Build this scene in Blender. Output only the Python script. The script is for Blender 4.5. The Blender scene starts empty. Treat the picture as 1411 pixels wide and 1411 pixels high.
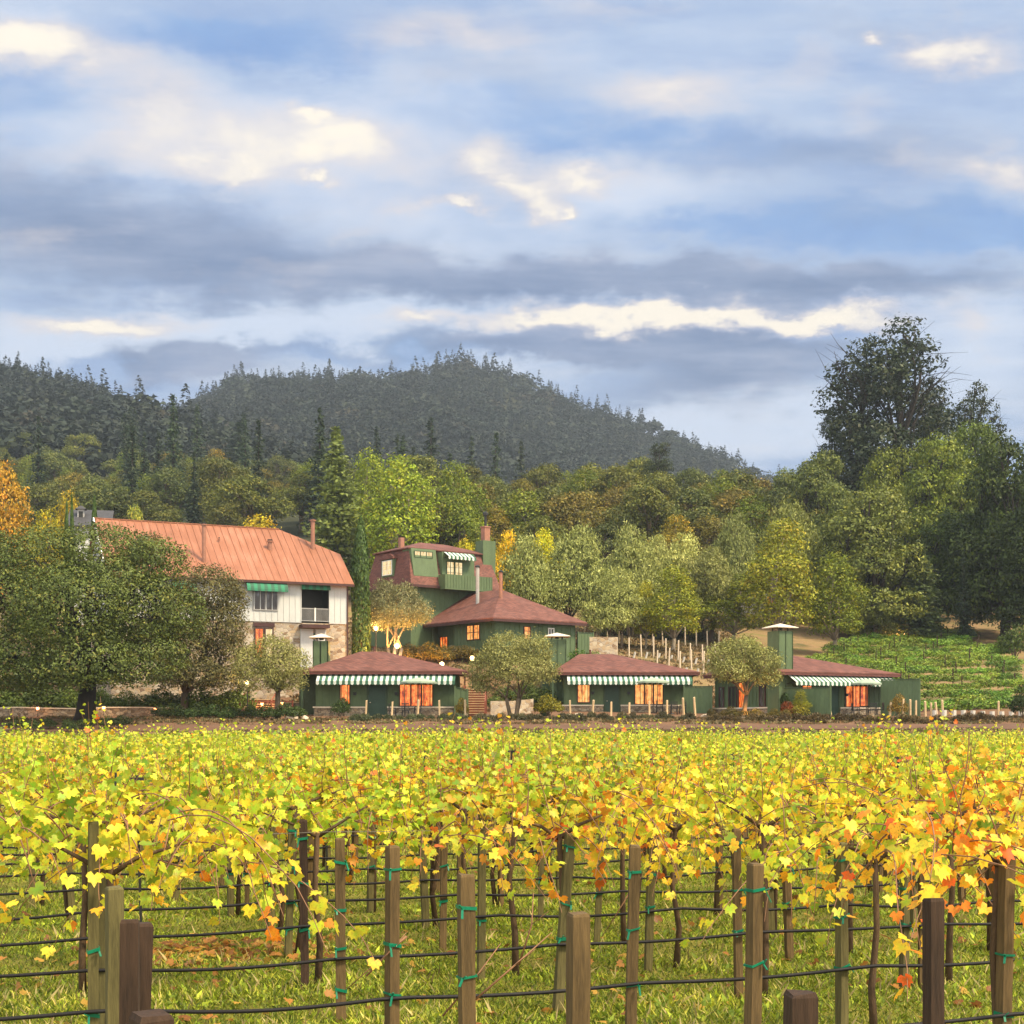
import bpy, bmesh, math, random
import numpy as np
from mathutils import Vector, Matrix
R = math.radians
scene = bpy.context.scene
COL = scene.collection

# ------------------------------------------------------------------ camera
F, CX, HY, EYE = 1960.0, 705.5, 1000.0, 2.5      # focal length in photo pixels, centre column, horizon row, eye height
cam_d = bpy.data.cameras.new("camera")
cam = bpy.data.objects.new("camera", cam_d)
COL.objects.link(cam)
cam.location = (0, 0, EYE)
cam.rotation_euler = (R(90), 0, 0)
cam_d.sensor_width = 36.0
cam_d.lens = 36.0 * F / 1411.0
cam_d.shift_y = (HY - 705.5) / 1411.0
cam_d.clip_start = 0.1
cam_d.clip_end = 12000
scene.camera = cam

# ------------------------------------------------------------------ render settings
scene.view_settings.view_transform = 'Standard'
scene.view_settings.look = 'None'
scene.view_settings.gamma = 1.0
scene.view_settings.exposure = 0.85
cy = scene.cycles
cy.max_bounces = 6
cy.diffuse_bounces = 3
cy.glossy_bounces = 2
cy.transmission_bounces = 4
cy.volume_bounces = 0
cy.transparent_max_bounces = 8
cy.caustics_reflective = False
cy.caustics_refractive = False
cy.sample_clamp_indirect = 4.0
cy.use_denoising = True

SUN_EL, SUN_AZ = 52.0, 118.0        # degrees; azimuth measured clockwise from +Y (view direction): behind the camera, to the right

# ------------------------------------------------------------------ node helpers
class NT:
    def __init__(s, tree):
        s.t = tree; s.n = tree.nodes; s.l = tree.links
    def node(s, kind, **kw):
        nd = s.n.new(kind)
        for k, v in kw.items():
            setattr(nd, k, v)
        return nd
    def put(s, sock, v):
        if isinstance(v, bpy.types.NodeSocket):
            s.l.new(v, sock)
        else:
            sock.default_value = v
    def m(s, op, a, b=0.0, c=None, clamp=False):
        nd = s.node('ShaderNodeMath', operation=op, use_clamp=clamp)
        s.put(nd.inputs[0], a); s.put(nd.inputs[1], b)
        if c is not None: s.put(nd.inputs[2], c)
        return nd.outputs[0]
    def mix(s, f, a, b, blend='MIX'):
        nd = s.node('ShaderNodeMix', data_type='RGBA', blend_type=blend)
        s.put(nd.inputs[0], f)
        s.put(nd.inputs[6], a if isinstance(a, bpy.types.NodeSocket) else (*a, 1.0))
        s.put(nd.inputs[7], b if isinstance(b, bpy.types.NodeSocket) else (*b, 1.0))
        return nd.outputs[2]
    def noise(s, vec, scale, detail=4.0, rough=0.55, dist=0.0):
        nd = s.node('ShaderNodeTexNoise')
        if vec is not None: s.l.new(vec, nd.inputs['Vector'])
        nd.inputs['Scale'].default_value = scale
        nd.inputs['Detail'].default_value = detail
        nd.inputs['Roughness'].default_value = rough
        nd.inputs['Distortion'].default_value = dist
        return nd.outputs['Fac']
    def ramp(s, f, stops):
        nd = s.node('ShaderNodeValToRGB')
        s.put(nd.inputs[0], f)
        el = nd.color_ramp.elements
        while len(el) > 1: el.remove(el[-1])
        el[0].position = stops[0][0]; el[0].color = (*stops[0][1], 1)
        for p, c in stops[1:]:
            e = el.new(p); e.color = (*c, 1)
        return nd.outputs[0]
    def smooth(s, v, lo, hi, a=0.0, b=1.0):
        nd = s.node('ShaderNodeMapRange', interpolation_type='SMOOTHSTEP')
        s.put(nd.inputs[0], v); nd.inputs[1].default_value = lo; nd.inputs[2].default_value = hi
        nd.inputs[3].default_value = a; nd.inputs[4].default_value = b
        return nd.outputs[0]

def lin(r, g, b):
    f = lambda c: (c / 255 / 12.92) if c <= 10 else ((c / 255 + 0.055) / 1.055) ** 2.4
    return (f(r), f(g), f(b))

# ------------------------------------------------------------------ world: Nishita base + layered evening cloud
world = bpy.data.worlds.new("World")
scene.world = world
world.use_nodes = True
W = NT(world.node_tree)
W.n.clear()
out = W.node('ShaderNodeOutputWorld'); bg = W.node('ShaderNodeBackground')
W.l.new(bg.outputs[0], out.inputs[0])
SKY_STRENGTH = 0.1
bg.inputs[1].default_value = SKY_STRENGTH
nish = W.node('ShaderNodeTexSky', sky_type='NISHITA')
nish.sun_disc = False
nish.sun_elevation = R(SUN_EL); nish.sun_rotation = R(SUN_AZ)
tc = W.node('ShaderNodeTexCoord')
sep = W.node('ShaderNodeSeparateXYZ'); W.l.new(tc.outputs['Generated'], sep.inputs[0])
dx, dy, dz = sep.outputs
front = W.m('MAXIMUM', dy, 0.12)
U = W.m('DIVIDE', dx, front); V = W.m('DIVIDE', dz, front)
# cloud-deck coordinates: the sheet seen in perspective (far rows flatten to bands)
den = W.m('ADD', W.m('MAXIMUM', dz, 0.0), W.m('MULTIPLY', front, 0.17))
px_ = W.m('DIVIDE', dx, den); py_ = W.m('DIVIDE', dy, den)
comb = W.node('ShaderNodeCombineXYZ'); W.l.new(px_, comb.inputs[0]); W.l.new(py_, comb.inputs[1])
deck = comb.outputs[0]
wn = W.noise(deck, 2.2, 5, 0.55); wn2 = W.noise(deck, 5.2, 5, 0.6)
wuv = W.node('ShaderNodeCombineXYZ'); W.l.new(U, wuv.inputs[0]); W.l.new(W.m('MULTIPLY', V, 1.7), wuv.inputs[1])
wn3 = W.noise(wuv.outputs[0], 9.0, 6, 0.6); wn4 = W.noise(wuv.outputs[0], 13.0, 6, 0.6)
wobx = W.m('ADD', W.m('MULTIPLY', W.m('SUBTRACT', wn, 0.5), 0.13), W.m('MULTIPLY', W.m('SUBTRACT', wn3, 0.5), 0.11))
woby = W.m('ADD', W.m('MULTIPLY', W.m('SUBTRACT', wn2, 0.5), 0.05), W.m('MULTIPLY', W.m('SUBTRACT', wn4, 0.5), 0.055))
Uw = W.m('ADD', U, wobx); Vw = W.m('ADD', V, W.m('ADD', woby, W.m('MULTIPLY', wobx, -0.15)))
def blob(pxc, pyc, rx, ry, amp, tilt=0.0):
    u0 = (pxc - CX) / F; v0 = (HY - pyc) / F
    du = W.m('SUBTRACT', Uw, u0); dv = W.m('SUBTRACT', Vw, v0)
    if tilt: dv = W.m('ADD', dv, W.m('MULTIPLY', du, tilt))
    a = W.m('MULTIPLY', du, F / rx); b = W.m('MULTIPLY', dv, F / ry)
    r2 = W.m('ADD', W.m('MULTIPLY', a, a), W.m('MULTIPLY', b, b))
    return W.m('MULTIPLY', W.m('POWER', 2.718, W.m('MULTIPLY', r2, -1.0)), amp)
def total(lst):
    s = None
    for b in lst:
        g = blob(*b)
        s = g if s is None else W.m('ADD', s, g)
    return s
# warm lit cloud, pale thin cloud, and grey-blue cloud base
cream = total([(60, 75, 130, 38, .75), (225, 145, 70, 45, .42), (385, 185, 150, 62, .52), (330, 245, 75, 28, .55), (690, 240, 150, 42, .55),
               (712, 268, 45, 22, .5), (604, 286, 30, 15, .7), (765, 277, 18, 9, .55), (600, 45, 150, 38, .5), (920, 120, 90, 36, .5), (180, 215, 60, 26, .3), (500, 190, 70, 30, .45), (455, 250, 24, 10, .5), (420, 150, 30, 14, .5), (830, 250, 50, 18, .4), (60, 330, 80, 22, .3), (330, 370, 120, 16, .25), (1205, 48, 26, 10, .6), (220, 440, 90, 18, .4), (560, 440, 60, 14, .4), (1200, 436, 60, 20, .5),
               (1095, 85, 70, 32, .45), (1330, 75, 85, 36, .75), (1395, 240, 70, 34, .65), (1255, 218, 60, 26, .35), (1165, 150, 60, 30, .3),
               (85, 440, 100, 22, .75), (740, 440, 180, 15, .55), (960, 436, 170, 20, .85), (1100, 436, 60, 16, .6), (1330, 450, 40, 34, .45),
               (470, 320, 40, 14, .25), (880, 10, 90, 20, .35), (545, 285, 30, 14, .3)])
pale = total([(420, 440, 420, 36, .8), (110, 490, 190, 22, .6), (540, 320, 230, 60, .45), (860, 265, 150, 46, .55), (1330, 490, 150, 90, .65),
              (380, 190, 300, 90, .75), (30, 30, 140, 50, .4), (950, 90, 330, 80, .3), (1000, 575, 220, 60, .3), (1300, 200, 200, 70, .3),
              (700, 510, 80, 20, .5), (1000, 500, 90, 12, .3), (1020, 590, 200, 40, .6), (60, 470, 120, 30, .5), (200, 455, 160, 22, .5)])
grey = total([(150, 330, 330, 62, .85), (640, 385, 420, 34, .8), (1150, 390, 360, 30, .75), (1150, 205, 290, 55, .55), (760, 470, 210, 26, .6),
              (1040, 500, 170, 45, .75), (250, 500, 110, 30, .8), (1230, 300, 200, 30, .3), (40, 250, 140, 45, .45), (700, 110, 180, 40, .3),
              (900, 545, 190, 40, .45), (860, 478, 300, 18, .65), (280, 508, 130, 16, .5), (380, 480, 120, 14, .35), (1180, 40, 220, 26, .35)])
fine = W.noise(deck, 7.0, 7, 0.62, 0.3)
broad = W.noise(deck, 1.7, 5, 0.6)
streak_v = W.node('ShaderNodeMapping'); W.l.new(deck, streak_v.inputs[0]); streak_v.inputs['Scale'].default_value = (1.0, 3.0, 1.0)
streak = W.noise(streak_v.outputs[0], 2.6, 6, 0.6)
uvc = W.node('ShaderNodeCombineXYZ'); W.l.new(U, uvc.inputs[0]); W.l.new(W.m('MULTIPLY', V, 1.9), uvc.inputs[1])
puff = W.noise(uvc.outputs[0], 8.0, 9, 0.6, 0.5)
tex = W.m('SUBTRACT', W.m('ADD', W.m('MULTIPLY', puff, 0.45), W.m('ADD', W.m('MULTIPLY', fine, 0.2), W.m('MULTIPLY', streak, 0.35))), 0.5)
infront = W.smooth(dy, 0.25, 0.6)
# lavender-grey cloud sheet; gaps of evening blue (with the Nishita sky in them), darker bases, thin pale cloud, cream lit tops
blue = total([(290, 45, 190, 42, .9), (10, 190, 90, 50, .7), (60, 125, 150, 22, .5), (810, 185, 150, 42, .85), (690, 140, 140, 30, .55), (1230, 308, 260, 38, .95), (960, 322, 150, 26, .5),
              (560, 482, 260, 18, .85), (720, 462, 170, 14, .7), (490, 85, 110, 32, .6), (1080, 190, 190, 36, .6), (900, 250, 130, 30, .45), (230, 512, 60, 16, .6), (1060, 440, 60, 20, .3), (150, 520, 200, 20, .4), (1390, 330, 120, 30, .5)])
K = 0.65 / SKY_STRENGTH
def scaled(c, k=1.0):
    nd = W.node('ShaderNodeVectorMath', operation='SCALE'); W.l.new(c, nd.inputs[0]); nd.inputs['Scale'].default_value = k
    return nd.outputs[0]
amp = lambda v, g=0.9: W.m('ADD', v, W.m('MULTIPLY', tex, g))
notf = W.m('SUBTRACT', 1.0, infront)
sheet = W.ramp(W.m('ADD', W.m('MULTIPLY', streak, .5), W.m('MULTIPLY', broad, .5)), [(0.34, lin(136, 162, 206)), (0.5, lin(164, 184, 216)), (0.66, lin(196, 205, 222))])
blue_c = W.mix(0.06, scaled(W.ramp(puff, [(0.3, lin(108, 148, 206)), (0.7, lin(140, 175, 220))]), K), nish.outputs[0])
b_m = W.smooth(amp(blue, 1.0), 0.12, 0.95, 0, 0.95)
g_m = W.smooth(amp(W.m('MULTIPLY', grey, 1.15), 1.3), 0.08, 0.95, 0, 0.9)
p_m = W.smooth(amp(W.m('MULTIPLY', pale, 1.15), 1.6), 0.0, 0.9, 0, 0.9)
c_m = W.smooth(amp(W.m('MULTIPLY', cream, 1.2), 2.0), 0.0, 1.05, 0, 0.97)
c0 = W.mix(b_m, scaled(sheet, K), blue_c)
c1 = W.mix(p_m, c0, scaled(W.mix(tex, lin(206, 217, 236), lin(226, 228, 236)), K))
c2 = W.mix(g_m, c1, scaled(W.ramp(W.m('ADD', streak, tex), [(0.3, lin(104, 126, 164)), (0.7, lin(146, 160, 190))]), K))
c3 = W.mix(c_m, c2, scaled(W.mix(W.smooth(c_m, 0.45, 1.0), lin(224, 212, 208), lin(253, 242, 224)), K))
# unseen sky behind the camera and overhead: extra brightness and warmth added as fill light
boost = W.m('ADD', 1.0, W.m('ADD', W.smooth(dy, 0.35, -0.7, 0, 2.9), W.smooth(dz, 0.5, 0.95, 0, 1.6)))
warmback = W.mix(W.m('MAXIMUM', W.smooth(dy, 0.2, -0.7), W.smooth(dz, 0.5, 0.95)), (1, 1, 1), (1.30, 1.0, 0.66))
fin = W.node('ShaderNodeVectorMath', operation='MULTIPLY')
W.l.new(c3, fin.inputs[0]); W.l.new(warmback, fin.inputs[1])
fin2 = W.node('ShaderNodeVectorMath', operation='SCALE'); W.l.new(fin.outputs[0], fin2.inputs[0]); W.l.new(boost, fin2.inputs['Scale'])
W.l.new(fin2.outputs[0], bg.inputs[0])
try:
    world.cycles.sampling_method = 'MANUAL'; world.cycles.sample_map_resolution = 512
except Exception:
    pass

# ------------------------------------------------------------------ sun (veiled by thin cloud: soft)
sun_d = bpy.data.lights.new("sun", 'SUN')
sun_d.energy = 4.4
sun_d.angle = R(11)
sun_d.color = (1.0, 0.83, 0.58)
sun = bpy.data.objects.new("sun", sun_d)
COL.objects.link(sun)
az, el = R(SUN_AZ), R(SUN_EL)
to_sun = Vector((math.sin(az) * math.cos(el), math.cos(az) * math.cos(el), math.sin(el)))
sun.rotation_euler = to_sun.to_track_quat('Z', 'Y').to_euler()
HAZE = 0.00025
# ------------------------------------------------------------------ materials
MATS = {}
def new_mat(name):
    m = bpy.data.materials.new(name); m.use_nodes = True
    t = NT(m.node_tree)
    b = [n for n in t.n if n.type == 'BSDF_PRINCIPLED'][0]
    b.inputs['Specular IOR Level'].default_value = 0.3
    MATS[name] = m
    return m, t, b
def gen(t, kind='Object'):
    return t.node('ShaderNodeTexCoord').outputs[kind]
def plain(name, col, rough=0.7, var=0.25, scale=3.0, bump=0.0, bscale=20.0, metal=0.0, stretch=None, spec=0.3):
    """one paint or stone: base colour broken up by two sizes of noise, optional fine bump"""
    m, t, b = new_mat(name)
    v = gen(t)
    if stretch:
        mp = t.node('ShaderNodeMapping'); t.l.new(v, mp.inputs[0]); mp.inputs['Scale'].default_value = stretch; v = mp.outputs[0]
    n1 = t.noise(v, scale, 6, 0.65); n2 = t.noise(v, scale * 7, 3, 0.6)
    f = t.m('ADD', t.m('MULTIPLY', n1, 0.65), t.m('MULTIPLY', n2, 0.35))
    lo = tuple(c * (1 - var) for c in col); hi = tuple(min(1, c * (1 + var)) for c in col)
    c = t.ramp(f, [(0.3, lo), (0.7, hi)])
    t.l.new(c, b.inputs['Base Color'])
    b.inputs['Roughness'].default_value = rough; b.inputs['Metallic'].default_value = metal
    b.inputs['Specular IOR Level'].default_value = spec
    if bump:
        bp = t.node('ShaderNodeBump'); bp.inputs['Strength'].default_value = bump; bp.inputs['Distance'].default_value = 0.02
        t.l.new(t.noise(v, bscale, 5, 0.6), bp.inputs['Height']); t.l.new(bp.outputs[0], b.inputs['Normal'])
    return m
def emit(name, col, strength):
    m, t, b = new_mat(name)
    b.inputs['Base Color'].default_value = (*col, 1)
    b.inputs['Emission Color'].default_value = (*col, 1); b.inputs['Emission Strength'].default_value = strength
    return m
def leaf_mat(name, transl=0.35, tint=0.12, rough=0.55, obcol=True, spots=False):
    m = bpy.data.materials.new(name); m.use_nodes = True
    t = NT(m.node_tree); t.n.clear()
    o = t.node('ShaderNodeOutputMaterial')
    at = t.node('ShaderNodeAttribute', attribute_name='Col')
    oi = t.node('ShaderNodeObjectInfo')
    c = t.mix(1.0, at.outputs['Color'], oi.outputs['Color'], 'MULTIPLY') if obcol else at.outputs['Color']
    if spots:
        n = t.noise(gen(t), 38.0, 4, .7); n2 = t.noise(gen(t), 95.0, 2, .6)
        c = t.mix(t.smooth(n, .50, .68, 0, .55), c, (.42, .17, .035)); c = t.mix(t.smooth(n2, .60, .72, 0, .6), c, (.16, .07, .025))
    hs = t.node('ShaderNodeHueSaturation')
    t.l.new(c, hs.inputs['Color'])
    t.put(hs.inputs['Value'], t.m('ADD', t.m('MULTIPLY', oi.outputs['Random'], tint * 2), 1 - tint))
    t.put(hs.inputs['Hue'], t.m('ADD', t.m('MULTIPLY', t.m('FRACT', t.m('MULTIPLY', oi.outputs['Random'], 7.13)), tint * 0.12), 0.5 - tint * 0.06))
    c = hs.outputs[0]
    d = t.node('ShaderNodeBsdfPrincipled'); t.l.new(c, d.inputs['Base Color']); d.inputs['Roughness'].default_value = rough
    d.inputs['Specular IOR Level'].default_value = 0.25
    tr = t.node('ShaderNodeBsdfTranslucent'); t.l.new(c, tr.inputs['Color'])
    mx = t.node('ShaderNodeMixShader'); mx.inputs[0].default_value = transl
    t.l.new(d.outputs[0], mx.inputs[1]); t.l.new(tr.outputs[0], mx.inputs[2]); t.l.new(mx.outputs[0], o.inputs[0])
    MATS[name] = m
    return m
def stone_mat(name, scale, cols, mortar, mw=0.06):
    m, t, b = new_mat(name)
    v = gen(t)
    wv = t.node('ShaderNodeVectorMath', operation='ADD')
    nz = t.node('ShaderNodeTexNoise'); t.l.new(v, nz.inputs['Vector']); nz.inputs['Scale'].default_value = 2.5
    sc = t.node('ShaderNodeVectorMath', operation='SCALE'); t.l.new(nz.outputs['Color'], sc.inputs[0]); sc.inputs['Scale'].default_value = 0.25
    t.l.new(v, wv.inputs[0]); t.l.new(sc.outputs[0], wv.inputs[1])
    mp = t.node('ShaderNodeMapping'); t.l.new(wv.outputs[0], mp.inputs[0]); mp.inputs['Scale'].default_value = (1, 1, 1.6)
    vo = t.node('ShaderNodeTexVoronoi'); t.l.new(mp.outputs[0], vo.inputs['Vector']); vo.inputs['Scale'].default_value = scale
    ve = t.node('ShaderNodeTexVoronoi', feature='DISTANCE_TO_EDGE'); t.l.new(mp.outputs[0], ve.inputs['Vector']); ve.inputs['Scale'].default_value = scale
    sx = t.node('ShaderNodeSeparateColor'); t.l.new(vo.outputs['Color'], sx.inputs[0])
    c = t.ramp(sx.outputs[0], [(i / (len(cols) - 1), q) for i, q in enumerate(cols)])
    c = t.mix(t.m('MULTIPLY', t.noise(v, 14, 4, .6), 0.5), c, tuple(x * .45 for x in cols[0]))
    edge = t.smooth(ve.outputs['Distance'], 0.0, mw)
    t.l.new(t.mix(edge, mortar, c), b.inputs['Base Color'])
    b.inputs['Roughness'].default_value = 0.85
    bp = t.node('ShaderNodeBump'); bp.inputs['Strength'].default_value = 0.8; bp.inputs['Distance'].default_value = 0.04
    t.l.new(edge, bp.inputs['Height']); t.l.new(bp.outputs[0], b.inputs['Normal'])
    return m
def roof_mat(name, col, course=0.28, var=0.3):
    """shingles: thin courses down the slope, random tab tones, weathering"""
    m, t, b = new_mat(name)
    v = gen(t)
    sp = t.node('ShaderNodeSeparateXYZ'); t.l.new(v, sp.inputs[0])
    br = t.node('ShaderNodeTexBrick')
    cb = t.node('ShaderNodeCombineXYZ'); t.l.new(t.m('ADD', sp.outputs[0], sp.outputs[1]), cb.inputs[0])
    t.put(cb.inputs[1], t.m('MULTIPLY', sp.outputs[2], 2.6)); t.l.new(cb.outputs[0], br.inputs['Vector'])
    br.inputs['Scale'].default_value = 1.0; br.inputs['Brick Width'].default_value = 0.3; br.inputs['Row Height'].default_value = course
    br.inputs['Mortar Size'].default_value = 0.012
    br.inputs['Color1'].default_value = (*[c * (1 - var) for c in col], 1); br.inputs['Color2'].default_value = (*[c * (1 + var) for c in col], 1)
    br.inputs['Mortar'].default_value = (*[c * 0.45 for c in col], 1)
    n = t.noise(v, 0.7, 6, 0.7)
    hs = t.node('ShaderNodeHueSaturation'); t.l.new(br.outputs['Color'], hs.inputs['Color'])
    t.put(hs.inputs['Value'], t.m('ADD', t.m('MULTIPLY', n, 0.7), 0.65)); t.put(hs.inputs['Saturation'], t.m('ADD', t.m('MULTIPLY', n, -0.3), 1.1))
    t.l.new(hs.outputs[0], b.inputs['Base Color'])
    b.inputs['Roughness'].default_value = 0.75
    return m
def metal_roof_mat(name, col):
    m, t, b = new_mat(name)
    v = gen(t)
    st = t.node('ShaderNodeMapping'); t.l.new(v, st.inputs[0]); st.inputs['Scale'].default_value = (2.2, 0.25, 0.25)
    n = t.noise(st.outputs[0], 1.6, 6, 0.7); n2 = t.noise(v, 0.35, 4, 0.6)
    f = t.m('ADD', t.m('MULTIPLY', n, 0.6), t.m('MULTIPLY', n2, 0.4))
    c = t.ramp(f, [(0.3, tuple(x * .72 for x in col)), (0.5, col), (0.68, tuple(min(1, x * 1.25 + .03) for x in col))])
    t.l.new(c, b.inputs['Base Color']); b.inputs['Roughness'].default_value = 0.5
    return m
def lit_mat(name, lo, mid, hi, strength, scale=(3.0, 3.0, 0.6)):
    """a lamp-lit room seen through glass: curtains and furnishings as soft warm bands; gives off its own light"""
    m, t, b = new_mat(name)
    v = gen(t)
    mp = t.node('ShaderNodeMapping'); t.l.new(v, mp.inputs[0]); mp.inputs['Scale'].default_value = scale
    n = t.m('ADD', t.m('MULTIPLY', t.noise(mp.outputs[0], 1.7, 4, 0.7), .62), t.m('MULTIPLY', t.noise(v, 2.6, 4, .65), .38))
    c = t.ramp(n, [(0.34, tuple(q * .12 for q in lo)), (0.43, lo), (0.52, mid), (0.64, hi)])
    t.l.new(c, b.inputs['Emission Color']); b.inputs['Emission Strength'].default_value = strength
    b.inputs['Base Color'].default_value = (.03, .02, .015, 1); b.inputs['Roughness'].default_value = 0.08
    return m

green_c = (.078, .115, .052)
plain('green_paint', green_c, .65, .28, 1.2, .1, stretch=(1, 1, .35))
plain('dark_green_paint', (.034, .058, .028), .6, .3, 1.5)
plain('sage_canvas', (.27, .33, .25), .9, .12, 2)
plain('canvas_white', (.50, .53, .47), .9, .12, 2)
plain('canvas_green', (.035, .10, .06), .85, .2, 2)
plain('awning_green', (.03, .17, .09), .8, .2, 2)
roof_mat('roof_brown', (.13, .045, .03))
metal_roof_mat('roof_orange', (.245, .095, .048))
plain('trim_brown', (.055, .022, .018), .6, .3, 2)
plain('fascia_red', (.10, .034, .026), .6, .3, 2)
plain('white_siding', (.46, .46, .43), .7, .14, .8, .1, stretch=(1, 1, .3))
plain('white_trim', (.68, .66, .60), .6, .1, 2)
stone_mat('field_stone', 2.6, [(.20, .13, .08), (.42, .30, .17), (.52, .43, .30), (.30, .24, .18), (.58, .50, .38)], (.40, .34, .26))
stone_mat('low_stone', 3.6, [(.16, .12, .08), (.36, .27, .17), (.45, .38, .27), (.25, .20, .15)], (.10, .08, .06))
plain('pale_cap', (.58, .50, .38), .8, .15, 3, .2)
plain('dark_metal', (.018, .018, .018), .45, .3, 5)
plain('copper_pipe', (.26, .12, .075), .5, .25, 3)
plain('dark_interior', (.02, .018, .015), .6, .3, 2)
plain('door_green', (.022, .05, .03), .5, .25, 2)
plain('redwood', (.22, .07, .04), .7, .3, 3)
plain('post_wood', (.10, .064, .025), .9, .62, 9, .5, 40, stretch=(1, 1, .12))
plain('post_wood_dark', (.038, .021, .012), .9, .65, 9, .5, 40, stretch=(1, 1, .12))
plain('post_wood_green', (.095, .08, .028), .9, .6, 9, .5, 40, stretch=(1, 1, .12))
plain('stake_wood', (.50, .36, .20), .85, .25, 5, .3, 30, stretch=(1, 1, .15))
plain('white_stake', (.50, .40, .28), .8, .15, 5)
plain('tie_green', (.0, .13, .065), .4, .3, 20)
plain('hose', (.010, .009, .010), .6, .3, 8, spec=.2)
plain('wire', (.22, .2, .17), .4, .2, 8, metal=.6)
plain('bark', (.10, .072, .045), .9, .45, 3, .8, 14, stretch=(1, 1, .3))
plain('bark_pale', (.22, .18, .13), .9, .4, 3, .7, 14, stretch=(1, 1, .3))
plain('bark_dark', (.03, .022, .016), .9, .4, 3, .7, 14, stretch=(1, 1, .3))
plain('vine_wood', (.075, .045, .022), .9, .5, 14, .8, 40, stretch=(1, 1, .25))
plain('cane', (.20, .10, .05), .7, .35, 14)
plain('boulder', (.48, .38, .27), .9, .35, 2.5, .7, 9)
plain('guard_white', (.50, .46, .39), .6, .1, 4)
plain('slate_roof', (.045, .043, .045), .6, .3, 2)
plain('grey_trim', (.30, .29, .27), .7, .2, 2)
lit_mat('window_glow', (.42, .04, .006), (.95, .20, .025), (1.0, .55, .15), .72)
lit_mat('window_glow_bright', (.62, .14, .02), (1.0, .42, .09), (1.0, .66, .24), .68)
lit_mat('window_glow_pale', (.65, .42, .16), (.95, .72, .36), (1.0, .86, .55), .62)
lit_mat('window_dim', (.012, .014, .016), (.05, .045, .04), (.16, .17, .18), .35)
emit('lamp_glow', (1.0, .70, .36), 2.0)
emit('lamp_orange', (1.0, .42, .14), 4.0)
emit('uplight_glow', (1.0, .52, .12), 4.5)
leaf_mat('leaves', .22, .16)
leaf_mat('vine_leaves', .45, .10, .45, spots=True)
leaf_mat('grass_blades', .35, .0, .6, obcol=False)
leaf_mat('far_leaves', .08, .0, .7, obcol=False)

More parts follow.
